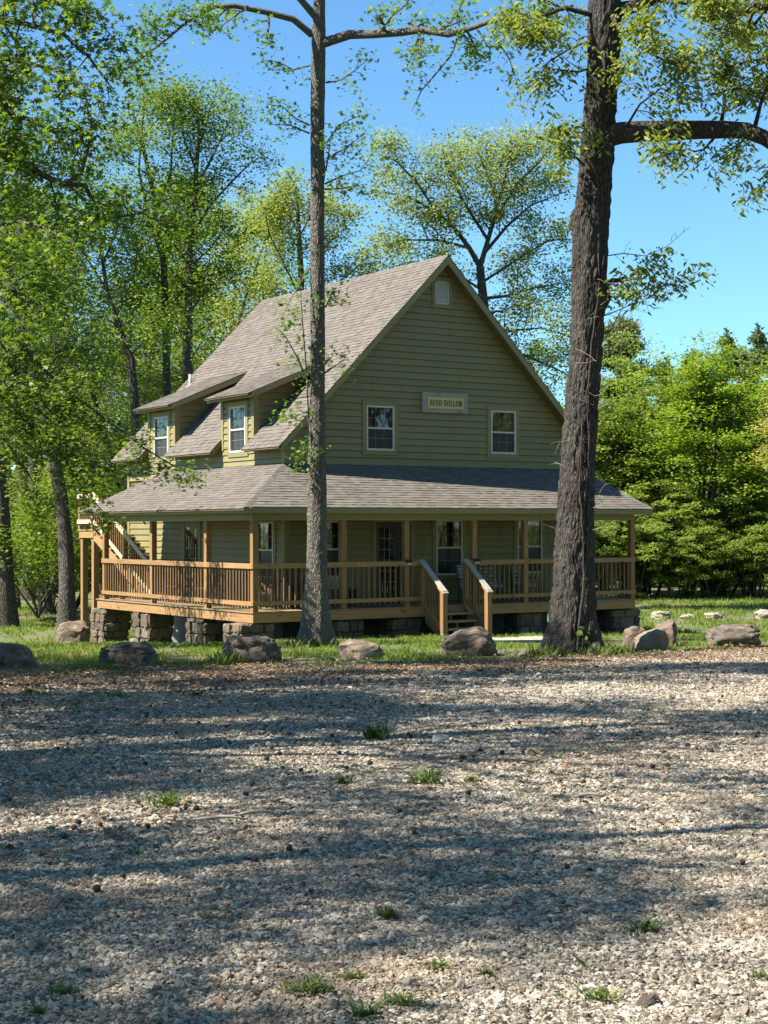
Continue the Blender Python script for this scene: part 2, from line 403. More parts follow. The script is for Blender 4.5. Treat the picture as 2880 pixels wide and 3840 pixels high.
ELAT = np.array([-40, -9, -5.8, -4.3, -2.3, .3, 2.8, 4.6, 8.7, 14, 40]); ED = np.array([21, 23.0, 24.0, 26.6, 27.8, 28.4, 30.2, 31.8, 35.6, 37, 37])
def edge_d(l):
    return np.interp(l, ELAT, ED)+(fnoise(np.asarray(l)*.9, np.asarray(l)*.3, 31)-.5)*1.4
tag(grid_mesh(np.arange(-34, 34.1, .4), np.arange(-34, 38.6, .4), .012, 'gravel_lot', M['gravel_bed'], lambda l, d: d < edge_d(l)), kind='structure')

# ---------------------------------------------------------------- the house
WX, WXR, WY, WYB = 2.0, 12.17, 1.88, 11.85
DW, DD = 12.74, 9.76
RX, RZ, RYF, RYB, XE = 7.085, 9.79, 1.50, 12.30, 1.70
RS = 1.006
EZ = RZ-(RX-XE)*RS
PO, PZ, PJ = .335, 2.65, 3.85
house = thing('house', 'olive green two storey cabin with steep shingle roof and wraparound timber porch', 'house', (6.4, 5.0, -.9))

def rect_minus(r, holes):
    """r and holes are (u0,v0,u1,v1); returns the leftover rectangles"""
    out = [r]
    for h in holes:
        nxt = []
        for a in out:
            if h[0] >= a[2] or h[2] <= a[0] or h[1] >= a[3] or h[3] <= a[1]: nxt.append(a); continue
            u0, v0, u1, v1 = a
            if h[0] > u0: nxt.append((u0, v0, h[0], v1))
            if h[2] < u1: nxt.append((h[2], v0, u1, v1))
            a0, a1 = max(u0, h[0]), min(u1, h[2])
            if h[1] > v0: nxt.append((a0, v0, a1, h[1]))
            if h[3] < v1: nxt.append((a0, h[3], a1, v1))
        out = nxt
    return [a for a in out if a[2]-a[0] > .02 and a[3]-a[1] > .012]
LAP = .187
def siding(plane, u_of_v, v0, v1, holes):
    """lap boards, each its own object. plane: ('x', value, sign) or ('y', value, sign); u_of_v(v)->(umin,umax)"""
    ax, val, sg = plane
    v = v0
    while v < v1-.01:
        vt = min(v+LAP, v1)
        a0, a1 = u_of_v(v), u_of_v(vt)
        lo, hi = max(a0[0], a1[0]), min(a0[1], a1[1])
        full = (min(a0[0], a1[0]), v+(.013 if v > v0 else 0), max(a0[1], a1[1]), vt)
        pieces = []
        for (p0, q0, p1, q1) in rect_minus(full, holes):
            if p1-p0 > 4.2:
                c_ = p0+rnd.uniform(.3, .7)*(p1-p0); pieces += [(p0, q0, c_-.002, q1), (c_+.002, q0, p1, q1)]
            else: pieces.append((p0, q0, p1, q1))
        for (p0, q0, p1, q1) in pieces:
            def ends(z):
                t = (z-v)/(vt-v+1e-9); lo_ = a0[0]+(a1[0]-a0[0])*t; hi_ = a0[1]+(a1[1]-a0[1])*t
                return max(p0, lo_), min(p1, hi_)
            b, tq = ends(q0), ends(q1)
            if b[1]-b[0] < .03 and tq[1]-tq[0] < .03: continue
            if tq[1] < tq[0]: tq = ((tq[0]+tq[1])/2,)*2
            if b[1] < b[0]: continue
            full_h = (vt-v) > .01
            tb = .046-.030*(q0-v)/LAP; tt = .046-.030*(q1-v)/LAP
            P = []
            for (u, z, o) in ((b[0], q0, 0), (b[1], q0, 0), (tq[1], q1, 0), (tq[0], q1, 0), (b[0], q0, tb), (b[1], q0, tb), (tq[1], q1, tt), (tq[0], q1, tt)):
                P.append((u, val+sg*o, z) if ax == 'y' else (val+sg*o, u, z))
            mk('siding_board', P, [(0, 1, 2, 3), (7, 6, 5, 4), (0, 4, 5, 1), (1, 5, 6, 2), (2, 6, 7, 3), (3, 7, 4, 0)], M['siding'], house)
        v = vt
# solid shell behind the boards
sh = MB()
sh.box((WX, WY, -.02), (WXR, WYB, 3.9))
sh.prism([(WX, WY, 3.9), (WXR, WY, 3.9), (WXR, WY, RZ-.25-(WXR-RX)*RS), (RX, WY, RZ-.25), (WX, WY, RZ-.25-(RX-WX)*RS)], (0, WYB-WY, 0))
sh.put('wall', M['soffit'], house)
fb = MB(); fb.box((WX+.6, WY+1.2, -2.2), (WXR-.25, WYB-.25, -.03)); fb.put('foundation_wall', M['grey_block'], house)

# openings: (u0, z0, u1, z1)
UPF = [(4.556, 4.244, 5.47, 5.48), (8.842, 4.244, 9.752, 5.50)]
LOF = [(2.785, .75, 3.70, 2.30), (6.89, .75, 7.807, 2.317), (9.806, .75, 10.72, 2.327)]
DOORF = (4.87, 0, 6.02, 2.26)
VENT = (6.886, 8.454, 7.364, 9.102)
LOL = [(2.44, .75, 3.33, 2.27)]
DOORL = (6.90, 0, 7.83, 2.28)
DORM = [(3.56, 5.42, 3.06, 5.64), (8.49, 10.31, 8.03, 10.50)]
DWIN = [(3.99, 4.225, 4.925, 5.515), (8.925, 4.235, 9.895, 5.515)]
DXT, DXE, DZE = 4.2, 1.66, 5.83
DZT = RZ-(RX-DXT)*RS
DSL = (DZT-DZE)/(DXT-DXE)

rake_in = .16
def gable_u(v):
    w = (RZ-.17-v)/RS
    return (max(WX+.11, RX-w), min(WXR-.11, RX+w)) if w > 0 else (RX, RX)
siding(('y', WY, -1), gable_u, 3.84, RZ-.22, UPF+[VENT])
siding(('y', WY, -1), lambda v: (WX+.11, WXR-.11), .03, 2.62, LOF+[DOORF])
siding(('x', WX, -1), lambda v: (WY+.11, WYB-.11), .03, 2.62, LOL+[DOORL])
siding(('x', WX, -1), lambda v: (WY+.11, WYB-.11), 3.60, 4.40, DWIN)
siding(('x', WXR, 1), lambda v: (WY+.11, WYB-.11), .03, 2.62, [])
for (a, b, e0, e1), w in zip(DORM, DWIN):
    siding(('x', WX, -1), lambda v: (a+.10, b-.10), 4.40, DZE-.02+(WX-DXE)*DSL-.1, [w])
    # cheeks, clipped by the main roof below and the dormer roof above
    for y, sg in ((a, -1), (b, 1)):
        v = 4.55
        while v < DZT-.1:
            vt = v+LAP
            x0 = WX+.12
            if vt > DZE+(WX-DXE)*DSL-.06: x0 = max(x0, DXE+(vt+.06-DZE)/DSL)
            x1b = RX-(RZ-v)/RS+.12; x1t = RX-(RZ-vt)/RS+.12
            if min(x1b, x1t) > x0+.05:
                P = [(x0, y, v), (x1b, y, v), (x1t, y, vt), (x0, y, vt), (x0, y+sg*.046, v+.013), (x1b, y+sg*.046, v+.013), (x1t, y+sg*.016, vt), (x0, y+sg*.016, vt)]
                mk('siding_board', P, [(0, 1, 2, 3), (7, 6, 5, 4), (0, 4, 5, 1), (1, 5, 6, 2), (2, 6, 7, 3), (3, 7, 4, 0)], M['siding'], house)
            v = vt
    d = MB()
    d.prism([(WX+.004, a+.004, 4.3), (DXT, a+.004, DZT-.1), (WX+.004, a+.004, DZE+(WX-DXE)*DSL-.08)], (0, b-a-.008, 0))
    d.put('dormer_wall', M['soffit'], house)
    for y0, y1 in ((a-.054, a+.10), (b-.10, b+.054)):
        t = MB(); t.box((WX-.054, y0, 4.3), (WX+.13 if True else 0, y1, DZE+(WX-DXE)*DSL-.075)); t.put('corner_board', M['trim'], house)
for x0, x1, y0, y1, z0, z1 in ((WX-.054, WX+.11, WY-.054, WY+.11, .0, 2.62), (WX-.054, WX+.11, WY-.054, WY+.11, 3.84, 4.32),
                               (WXR-.11, WXR+.054, WY-.054, WY+.11, 0, 2.62), (WXR-.11, WXR+.054, WY-.054, WY+.11, 3.84, 4.32),
                               (WX-.054, WX+.11, WYB-.11, WYB+.054, -.02, 4.32), (WXR-.11, WXR+.054, WYB-.11, WYB+.054, -.02, 4.32)):
    t = MB(); t.box((x0, y0, z0), (x1, y1, z1)); t.put('corner_board', M['trim'], house)

def fbox(plane, u0, z0, u1, z1, o0, o1):
    ax, val, sg = plane
    a, b = sorted((val+sg*o0, val+sg*o1))
    return ((u0, a, z0), (u1, b, z1)) if ax == 'y' else ((a, u0, z0), (b, u1, z1))
def trim_round(plane, r, parent, w=.125, bottom=True):
    u0, z0, u1, z1 = r
    for q in ((u0-w, z1, u1+w, z1+w+.01), (u0-w, z0, u0, z1), (u1, z0, u1+w, z1)) + (((u0-w, z0-w, u1+w, z0),) if bottom else ()):
        t = MB(); t.box(*fbox(plane, *q, .0, .056)); t.put('window_trim' if bottom else 'door_trim', M['trim'], parent)
def window(plane, r, grid=(3, 2), label=None):
    u0, z0, u1, z1 = r
    fr = MB(); w = .045
    for q in ((u0, z0, u0+w, z1), (u1-w, z0, u1, z1), (u0+w, z1-w, u1-w, z1), (u0+w, z0, u1-w, z0+w+.01)): fr.box(*fbox(plane, *q, .002, .064))
    f = fr.put('window', M['white'], house)
    zm = (z0+z1)/2
    for (a, b, mat, off, nm) in ((zm, z1-w, M['glass'], .018, 'upper_pane'), (z0+w+.01, zm, M['screen'], .012, 'lower_pane')):
        p = MB(); p.box(*fbox(plane, u0+w, a, u1-w, b, .004, off)); p.put('pane', mat, f)
        mu = MB(); g = .006
        for i in range(1, grid[0]):
            u = u0+w+(u1-u0-2*w)*i/grid[0]; mu.box(*fbox(plane, u-g, a, u+g, b, off+.001, off+.007))
        for j in range(1, grid[1]):
            z = a+(b-a)*j/grid[1]; mu.box(*fbox(plane, u0+w, z-g, u1-w, z+g, off+.0015, off+.0075))
        mu.put('muntin', M['muntin'], f)
    s = MB(); s.box(*fbox(plane, u0+w, zm-.024, u1-w, zm+.024, .02, .045)); s.put('meeting_rail', M['white'], f)
    trim_round(plane, r, f)
FRONT = ('y', WY, -1); LEFT = ('x', WX, -1)
for r in UPF+LOF: window(FRONT, r)
for r in LOL+DWIN: window(LEFT, r)
def door(plane, r, leaves, glass):
    u0, z0, u1, z1 = r
    d = MB(); d.box(*fbox(plane, u0, z0, u1, z1, .002, .03)); do = d.put('door', M['black_paint'], house)
    for (a, b) in leaves:
        lf = MB()
        for q in ((a+.01, z0+.02, a+.10, z1-.03), (b-.10, z0+.02, b-.01, z1-.03), (a+.10, z1-.15, b-.10, z1-.03), (a+.10, z0+.02, b-.10, z0+.30)): lf.box(*fbox(plane, *q, .03, .05))
        lf.put('door_leaf', M['black_paint'], do)
        g = MB(); g.box(*fbox(plane, a+.10, z0+.30, b-.10, z1-.15, .03, .036)); g.put('pane', M['glass'], do)
        mu = MB(); n = 3 if b-a > .6 else 2
        for i in range(1, n): u = a+.10+(b-a-.2)*i/n; mu.box(*fbox(plane, u-.009, z0+.30, u+.009, z1-.15, .037, .044))
        for j in range(1, 6): z = z0+.30+(z1-z0-.45)*j/6; mu.box(*fbox(plane, a+.10, z-.009, b-.10, z+.009, .0375, .0445))
        mu.put('muntin', M['muntin'], do)
    h = MB(); a, b = leaves[0]; h.box(*fbox(plane, b-.075, .95, b-.045, 1.08, .05, .09)); h.put('handle', M['metal_black'], do)
    trim_round(plane, r, do, .13, False)
door(FRONT, DOORF, [(4.87, 5.57), (5.57, 6.02)], None)
door(LEFT, DOORL, [(6.90, 7.83)], None)
# gable vent
u0, z0, u1, z1 = VENT
vf = MB()
for q in ((u0, z0, u0+.035, z1), (u1-.035, z0, u1, z1), (u0, z1-.035, u1, z1), (u0, z0, u1, z0+.035)): vf.box(*fbox(FRONT, *q, .001, .05))
v_o = vf.put('gable_vent', M['white'], house)
bk = MB(); bk.box(*fbox(FRONT, u0+.035, z0+.035, u1-.035, z1-.035, .001, .006)); bk.put('vent_backing', M['black_paint'], v_o)
for i in range(9):
    z = z0+.045+i*.062
    s = MB(); s.prism([(u0+.036, WY-.042, z), (u0+.036, WY-.036, z-.004), (u0+.036, WY-.010, z+.056), (u0+.036, WY-.016, z+.06)], (u1-u0-.072, 0, 0)); s.put('slat', M['white'], v_o)
trim_round(FRONT, VENT, v_o, .105)

# ---- roofs: deck slabs, fascias, rakes
def slab(name, poly, th, mat):
    b = MB(); b.prism(poly, (0, 0, -th)); return b.put(name, mat, house)
def rz(x): return RZ-abs(RX-x)*RS
XER = 2*RX-XE
segs = [(RYF, DORM[0][0]), (DORM[0][1], DORM[1][0]), (DORM[1][1], RYB)]
R0 = .02
# left slope: full upper part plus eave segments between the dormers
xm = 3.0
slab('roof', [(xm, RYF, rz(xm)-R0), (RX, RYF, RZ-R0), (RX, RYB, RZ-R0), (xm, RYB, rz(xm)-R0)], .16, M['soffit'])
for a, b in segs: slab('roof', [(XE, a, EZ-R0), (xm, a, rz(xm)-R0), (xm, b, rz(xm)-R0), (XE, b, EZ-R0)], .16, M['soffit'])
slab('roof', [(RX, RYF, RZ-R0), (XER, RYF, EZ-R0), (XER, RYB, EZ-R0), (RX, RYB, RZ-R0)], .16, M['soffit'])
def board(name, a, b, h, th, out, mat):
    """a fascia or rake board whose top edge runs from a to b, h tall, th thick towards out"""
    a = np.array(a, float); b = np.array(b, float); o = np.array(out, float)*th
    m = MB(); m.prism([a, b, b+np.array([0, 0, -h]), a+np.array([0, 0, -h])], o); return m.put(name, mat, house)
for a, b in segs:
    board('fascia', (XE, a, EZ-.005), (XE, b, EZ-.005), .17, .03, (-1, 0, 0), M['trim'])
    for y, s in ((a, -1), (b, 1)):
        if y in (RYF, RYB): continue
board('rake_board', (XE-.03, RYF, EZ-.01), (RX, RYF, RZ-.01), .235, .035, (0, -1, 0), M['trim'])
board('rake_board', (RX, RYF, RZ-.01), (XER+.03, RYF, EZ-.01), .235, .035, (0, -1, 0), M['trim'])
board('rake_board', (XE-.03, RYB, EZ-.01), (RX, RYB, RZ-.01), .235, .035, (0, 1, 0), M['trim'])
board('rake_board', (RX, RYB, RZ-.01), (XER+.03, RYB, EZ-.01), .235, .035, (0, 1, 0), M['trim'])
board('fascia', (XER, RYF, EZ-.005), (XER, RYB, EZ-.005), .17, .03, (1, 0, 0), M['trim'])
for wa, wb, e0, e1 in DORM:
    slab('dormer_roof', [(DXE, e0, DZE-R0), (DXT+.05, e0, DZT+.05*DSL-R0), (DXT+.05, e1, DZT+.05*DSL-R0), (DXE, e1, DZE-R0)], .10, M['soffit'])
    board('fascia', (DXE, e0, DZE-.005), (DXE, e1, DZE-.005), .15, .03, (-1, 0, 0), M['trim'])
    for y, s in ((e0, -1), (e1, 1)): board('rake_board', (DXE-.03, y, DZE-.01), (DXT+.15, y, DZT+.12*DSL-.01), .16, .03, (0, s, 0), M['trim'])
JYE = 9.05; PE = 10.15; RH_X = 12.17
pl = [(-PO, -PO, PZ-R0), (WX, WY, PJ-R0), (WX, JYE, PJ-R0), (-PO, PE, PZ-R0)]
pf = [(-PO, -PO, PZ-R0), (DW+PO, -PO, PZ-R0), (RH_X, WY, PJ-R0), (WX, WY, PJ-R0)]
pr = [(DW+PO, -PO, PZ-R0), (DW+PO, WYB, PZ-R0), (RH_X, WYB, PJ-R0), (RH_X, WY, PJ-R0)]
for p in (pl, pf, pr): slab('porch_roof', p, .09, M['soffit'])
board('fascia', (-PO-.028, -PO, PZ-.005), (DW+PO+.028, -PO, PZ-.005), .165, .028, (0, -1, 0), M['trim'])
board('fascia', (-PO, -PO, PZ-.005), (-PO, PE, PZ-.005), .165, .028, (-1, 0, 0), M['trim'])
board('fascia', (DW+PO, -PO, PZ-.005), (DW+PO, WYB, PZ-.005), .165, .028, (1, 0, 0), M['trim'])
board('rake_board', (-PO, PE, PZ-.01), (WX, JYE, PJ-.01), .165, .028, (.4, .9, 0), M['trim'])
cl = MB(); cl.box((-PO+.02, -PO+.02, 2.495), (WX-.04, 9.3, 2.52)); cl.box((WX-.04, -PO+.02, 2.495), (DW+PO-.02, WY-.04, 2.52)); cl.put('porch_ceiling', M['brown_wood'], house)  # ceiling takes the dark wood tone to deepen the shade in the porch
bm_ = MB(); bm_.box((.0, .01, 2.30), (DW-.02, .13, 2.494)); bm_.box((.01, .131, 2.30), (.13, 9.3, 2.494)); bm_.put('porch_beam', M['trim'], house)

# ---- shingles
def shingle_rows(poly):
    """poly: corner points in 3D, first edge is the eave. yields quads of course pieces"""
    P = [np.array(p, float)+np.array([0, 0, R0+.002]) for p in poly]
    u = P[1]-P[0]; Lu = np.linalg.norm(u); u /= Lu
    n = np.cross(u, P[2]-P[1]); n /= np.linalg.norm(n)
    if n[2] < 0: n = -n
    v = np.cross(n, u); v /= np.linalg.norm(v)
    uv = [((p-P[0])@u, (p-P[0])@v) for p in P]
    if uv[2][1] < 0: v = -v; uv = [((p-P[0])@u, (p-P[0])@v) for p in P]
    H = max(q[1] for q in uv)
    def rng(t):
        xs = []
        for i in range(len(uv)):
            (a, b), (c, d) = uv[i], uv[(i+1) % len(uv)]
            if (b-t)*(d-t) <= 0 and abs(b-d) > 1e-9: xs.append(a+(c-a)*(t-b)/(d-b))
        return (min(xs), max(xs)) if xs else None
    E_ = .143; t = 0.0; out = []
    while t < H-.02:
        t1 = min(t+E_, H-1e-4); r0, r1 = rng(t+1e-4), rng(t1)
        if r0 and r1:
            lo, hi = min(r0[0], r1[0]), max(r0[1], r1[1])
            a = lo-rnd.random()*.3
            while a < hi:
                b = a+rnd.choice((.11, .13, .16, .18, .21, .25))
                q = [max(a, r0[0]), min(b, r0[1]), max(a, r1[0]), min(b, r1[1])]
                if q[1] > q[0]+.004 or q[3] > q[2]+.004:
                    q[1] = max(q[1], q[0]); q[3] = max(q[3], q[2])
                    th = rnd.choice((.013, .015, .021)); up = .05 if t1 < H-.1 else 0
                    j = rnd.uniform(-.006, .004)
                    c = lambda s, h, o: P[0]+u*s+v*h+n*o
                    out.append([c(q[0], t+j, th), c(q[1], t+j, th), c(q[3], t1+up*.5, .003), c(q[2], t1+up*.5, .003), c(q[0], t+j, 0), c(q[1], t+j, 0)])
                a = b+.0015
        t += E_
    return out
SF = [(0, 1, 2, 3), (4, 5, 1, 0), (0, 3, 4), (1, 5, 2)]
all_sh = []
planes = [[(XE-.13, RYF-.045, rz(XE-.13)), (XE-.13, segs[0][1], rz(XE-.13)), (xm, segs[0][1], rz(xm)), (xm, RYF-.045, rz(xm))],
          [(XE-.13, segs[1][0], rz(XE-.13)), (XE-.13, segs[1][1], rz(XE-.13)), (xm, segs[1][1], rz(xm)), (xm, segs[1][0], rz(xm))],
          [(XE-.13, segs[2][0], rz(XE-.13)), (XE-.13, RYB+.04, rz(XE-.13)), (xm, RYB+.04, rz(xm)), (xm, segs[2][0], rz(xm))],
          [(xm, RYF-.045, rz(xm)), (xm, RYB+.04, rz(xm)), (RX, RYB+.04, RZ), (RX, RYF-.045, RZ)],
          [(XER+.02, RYF-.045, rz(XER+.02)), (XER+.02, RYB+.04, rz(XER+.02)), (RX, RYB+.04, RZ), (RX, RYF-.045, RZ)]]
for wa, wb, e0, e1 in DORM:
    planes.append([(DXE-.15, e0-.035, DZE-.15*DSL), (DXE-.15, e1+.035, DZE-.15*DSL), (DXT+.02, e1+.035, DZT+.02*DSL), (DXT+.02, e0-.035, DZT+.02*DSL)])
q = .02
pl2 = [(-PO-.13, -PO-.05, PZ-.066), (-PO-.13, PE+.04, PZ-.066), (WX, JYE+.04, PJ), (WX, WY, PJ)]
pf2 = [(-PO-.13, -PO-.05, PZ-.026), (DW+PO+.05, -PO-.05, PZ-.026), (RH_X, WY, PJ), (WX, WY, PJ)]
pr2 = [(DW+PO+.05, -PO-.05, PZ-.026), (DW+PO+.05, WYB, PZ-.026), (RH_X, WYB, PJ), (RH_X, WY, PJ)]
for p in planes+[pl2, pf2, pr2]:
    if p is not pl2 and p is not pf2 and p is not pr2: p = [tuple(np.array(a)-np.array([0, 0, R0])) for a in p]
    else: p = [tuple(np.array(a)-np.array([0, 0, R0])) for a in p]
    all_sh += shingle_rows(p)
for a, b in segs: slab('roof_edge', [(XE-.125, a+.001, rz(XE-.125)-R0-.002), (XE-.032, a+.001, rz(XE-.032)-R0-.002), (XE-.032, b-.001, rz(XE-.032)-R0-.002), (XE-.125, b-.001, rz(XE-.125)-R0-.002)], .012, M['soffit'])
for wa, wb, e0, e1 in DORM: slab('roof_edge', [(DXE-.145, e0, DZE-.145*DSL-R0-.002), (DXE-.032, e0, DZE-.032*DSL-R0-.002), (DXE-.032, e1, DZE-.032*DSL-R0-.002), (DXE-.145, e1, DZE-.145*DSL-R0-.002)], .012, M['soffit'])
slab('roof_edge', [(-PO-.125, -PO-.04, PZ-.064-R0-.002), (-PO-.03, -PO-.04, PZ-.015-R0-.002), (-PO-.03, PE, PZ-.015-R0-.002), (-PO-.125, PE, PZ-.064-R0-.002)], .012, M['soffit'])
# hip caps
def cap_line(a, b, n1, n2):
    a = np.array(a, float); b = np.array(b, float); Ld = np.linalg.norm(b-a); d = (b-a)/Ld; t = 0
    n1 = np.array(n1, float); n2 = np.array(n2, float)
    while t < Ld-.05:
        t1 = min(t+.2, Ld); lift = .022
        A = a+d*t; B = a+d*t1; up = np.array([0, 0, 1.0])
        mm = MB_caps
        mm.add([A+up*lift+up*.012, B+up*lift, A+n1*.14+up*.012, B+n1*.14, A+n2*.14+up*.012, B+n2*.14,
                A+up*(lift-.012), A+n1*.14-up*.006, A+n2*.14-up*.006],
               [(0, 2, 3, 1), (0, 1, 5, 4), (0, 6, 7, 2), (0, 4, 8, 6)])
        t += .143
MB_caps = MB()
sl_l = (PJ-PZ)/(WX+PO); sl_f = (PJ-PZ)/(WY+PO)
cap_line((-PO, -PO, PZ), (WX, WY, PJ), (-.75, .3, -.75*sl_l+.0), (.3, -.75, -.75*sl_f))
cap_line((DW+PO, -PO, PZ), (RH_X, WY, PJ), (-.6, -.5, -.5*sl_f), (.6, .3, -.8))
cap_line((RX, RYB, RZ), (RX, RYF, RZ), (-.7, 0, -.7*RS), (.7, 0, -.7*RS))
MB_caps.put('ridge_cap', M['shingle'], house)
def seen_size(qd):
    c = sum(qd[:4])/4-CAM; dist = np.linalg.norm(c)
    nn = np.cross(qd[1]-qd[0], qd[3]-qd[0]); return abs(nn@c)/dist**3 if (-(nn@c) if nn[2] > 0 else nn@c) > 0 else 0
order = sorted(range(len(all_sh)), key=lambda i: -seen_size(all_sh[i]))
keep = set(order[:290])
rest = MB()
for i, qd in enumerate(all_sh):
    if i in keep: mk('shingle', qd, SF, M['shingle'], house)
    else: rest.add(qd, SF)
o = rest.put('shingles', M['shingle'], house); o['kind'] = 'stuff'
# plumbing vent on the left slope
vb = MB(); vx, vy = 4.1, 11.75; vz = rz(vx)
vb.tube([(vx, vy, vz-.05), (vx, vy, vz+.33)], .05, 10); vo_ = vb.put('vent_pipe', M['pipe'], house, True)
vb = MB(); vb.prism([(vx-.13, vy-.12, rz(vx-.13)+.012), (vx+.13, vy-.12, rz(vx+.13)+.012), (vx+.13, vy+.12, rz(vx+.13)+.012), (vx-.13, vy+.12, rz(vx-.13)+.012)], (0, 0, .012)); vb.put('flashing', M['grey_block'], vo_)

# ---- porch deck, posts, railings
for i in range(13):
    y0 = -.03+i*.147
    b = MB(); b.box((-.03 if y0 > -10 else 0, y0, -.032), (DW+.03, min(y0+.14, WY), 0)); b.put('deck_board', M['deck_x'], house)
for i in range(14):
    x0 = -.03+i*.147
    if x0 > WX-.02: break
    b = MB(); b.box((x0, WY+.005, -.032), (min(x0+.14, WX), DD+.03, -.001)); b.put('deck_board', M['deck_y'], house)
for i in range(4):
    x0 = WXR+.0+i*.147
    b = MB(); b.box((x0, WY+.005, -.032), (min(x0+.14, DW+.03), WYB, -.001)); b.put('deck_board', M['deck_y'], house)
for a, b_, mt in (((-.0, 0, -.275), (DW, .04, -.034), 'pine_x'), ((0, .041, -.275), (.04, DD, -.034), 'pine_y'), ((DW-.04, .041, -.275), (DW, WYB, -.034), 'pine_y'), ((.041, DD-.04, -.275), (WX, DD, -.034), 'pine_x')):
    b = MB(); b.box(a, b_); b.put('rim_joist', M[mt], house)
jo = MB()
for i in range(31):
    x = .4+i*.4; jo.box((x, .05, -.26), (x+.04, WY+.2, -.036))
jo.put('floor_joist', M['pine_y'], house)
PF = [.075, 2.69, 4.66, 6.90, 8.68, 10.6, 12.655]; PLY = [2.63, 5.98, 9.3]
PW = .152
def post(x, y, z0=0.0, z1=2.30, w=PW, parent=None, nm='post'):
    b = MB(); b.box((x-w/2, y-w/2, z0), (x+w/2, y+w/2, z1)); return b.put(nm, M['pine_z'], parent or house)
for x in PF: post(x, .077)
for y in PLY: post(.077, y)
post(DW-.077, 4.0); post(DW-.077, 8.0)
RT0, RT1, RB0, RB1 = 1.085, 1.215, .155, .26
def rail_run(axis, fixed, a, b, name='railing', sgn=-1):
    """horizontal railing panel with balusters on the inner side"""
    mt = M['pine_x'] if axis == 'x' else M['pine_y']
    f = fixed
    def bx(u0, u1, o0, o1, z0, z1):
        p, q = sorted((f+sgn*o0, f+sgn*o1))
        return ((u0, p, z0), (u1, q, z1)) if axis == 'x' else ((p, u0, z0), (q, u1, z1))
    m = MB(); m.box(*bx(a, b, .0, .04, RT0, RT1)); r = m.put(name, mt, house)
    m = MB(); m.box(*bx(a, b, .0, .04, RB0, RB1)); m.put('bottom_rail', mt, r)
    n = max(1, int(round((b-a)/.166)))
    for i in range(n):
        u = a+(i+.5)*(b-a)/n+rnd.uniform(-.004, .004)
        if any(abs(u-p) < .10 for p in (PF if axis == 'x' else PLY+[.077])): continue
        m = MB(); z0 = .085+rnd.uniform(-.006, .006)
        q = bx(u-.019, u+.019, -.002, -.04, z0, 1.20)
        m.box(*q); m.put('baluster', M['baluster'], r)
    return r
SX0, SX1 = 5.12, 6.58
rail_run('x', .0, -.03, 2.69); rail_run('x', .0, 2.692, SX0-.06); rail_run('x', .0, SX1+.06, 8.68); rail_run('x', 0, 8.682, 10.6); rail_run('x', 0, 10.602, DW)
rail_run('y', 0.0, .0, 2.63); rail_run('y', 0, 2.632, 5.98); rail_run('y', 0, 5.982, 9.36)
rail_run('y', DW, .08, 4.0, sgn=1); rail_run('y', DW, 4.0, 8.0, sgn=1)

# ---- front steps
steps = MB(); TR, RI = .285, .188
yS = -1.0
st = None
for i in range(3):
    m = MB(); y1 = -.03-i*TR; z = -RI*(i+1)
    m.box((SX0+.06, y1-TR-.02, z-.054), (SX1-.06, y1-.005, z))
    if st is None: st = m.put('front_steps', M['deck_x'], house)
    else: m.put('tread', M['deck_x'], st)
for x in (SX0+.10, (SX0+SX1)/2, SX1-.14):
    m = MB()
    m.prism([(x, -.02, -.24), (x, -.30, -.232), (x, -.32, -.42), (x, -.60, -.42), (x, -.60, -.605), (x, -.9, -.605), (x, -.9, -.79), (x, -.70, -.80), (x, -.02, -.45)], (.04, 0, 0)); m.put('stringer', M['pine_y'], st)
for x in (SX0, SX1):
    y = -1.02
    zg = gz(x, y)
    m = MB(); m.box((x-.072, y-.072, zg-.2), (x+.072, y+.072, .445)); m.put('newel_post', M['pine_z'], st)
    m = MB(); m.box((x-.074, y-.074, zg-.19), (x+.074, y+.074, zg+.11)); m.put('post_base', M['grey_block'], st)
    m = MB(); m.box((x-.06, -.07, .0), (x+.06, .05, 1.15)); m.put('newel_post', M['pine_z'], st)
    def zt(yy): return .445+(yy-y)*(1.20-.445)/(-.02-y)
    m = MB(); m.prism([(x-.085, y-.11, zt(y-.11)), (x-.085, 0.0, zt(0)), (x-.085, 0, zt(0)+.038), (x-.085, y-.11, zt(y-.11)+.038)], (.17, 0, 0)); m.put('handrail', M['rail_cap'], st)
    for dz, h, nm in ((-.01, .115, 'top_rail'), (-1.0, .10, 'bottom_rail')):
        m = MB(); m.prism([(x-.03, y+.073, zt(y+.073)+dz-h), (x-.03, -.071, zt(-.071)+dz-h), (x-.03, -.071, zt(-.071)+dz), (x-.03, y+.073, zt(y+.073)+dz)], (.04, 0, 0)); m.put(nm, M['pine_y'], st)
    for i in range(6):
        yy = -.17-i*.136
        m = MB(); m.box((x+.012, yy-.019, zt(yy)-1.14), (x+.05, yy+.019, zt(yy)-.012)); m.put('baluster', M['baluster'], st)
    sgx = -1 if x == SX0 else 1
    m = MB(); m.prism([(x+.07*-sgx, -.02, -.26), (x+.07*-sgx, y+.1, zg+.02), (x+.07*-sgx, y+.1, zg+.22), (x+.07*-sgx, -.02, -.04)], (.035, 0, 0)); m.put('skirt_board', M['pine_y'], st)
# small lamps strapped to two posts
for x in (4.66, 6.90):
    l = thing('post_lamp', 'small black lamp cap on the post '+('left' if x < 5 else 'right')+' of the front steps', 'lamp', (x, -.06, 1.13))
    m = MB(); m.prism([(x-.09, -.15, 1.17), (x+.09, -.15, 1.17), (x+.07, -.02, 1.215), (x-.07, -.02, 1.215)], (0, 0, .035)); m.put('cap', M['black_paint'], l)
    m = MB(); m.box((x-.07, -.13, 1.125), (x+.07, -.043, 1.168)); m.put('lens', M['white'], l)

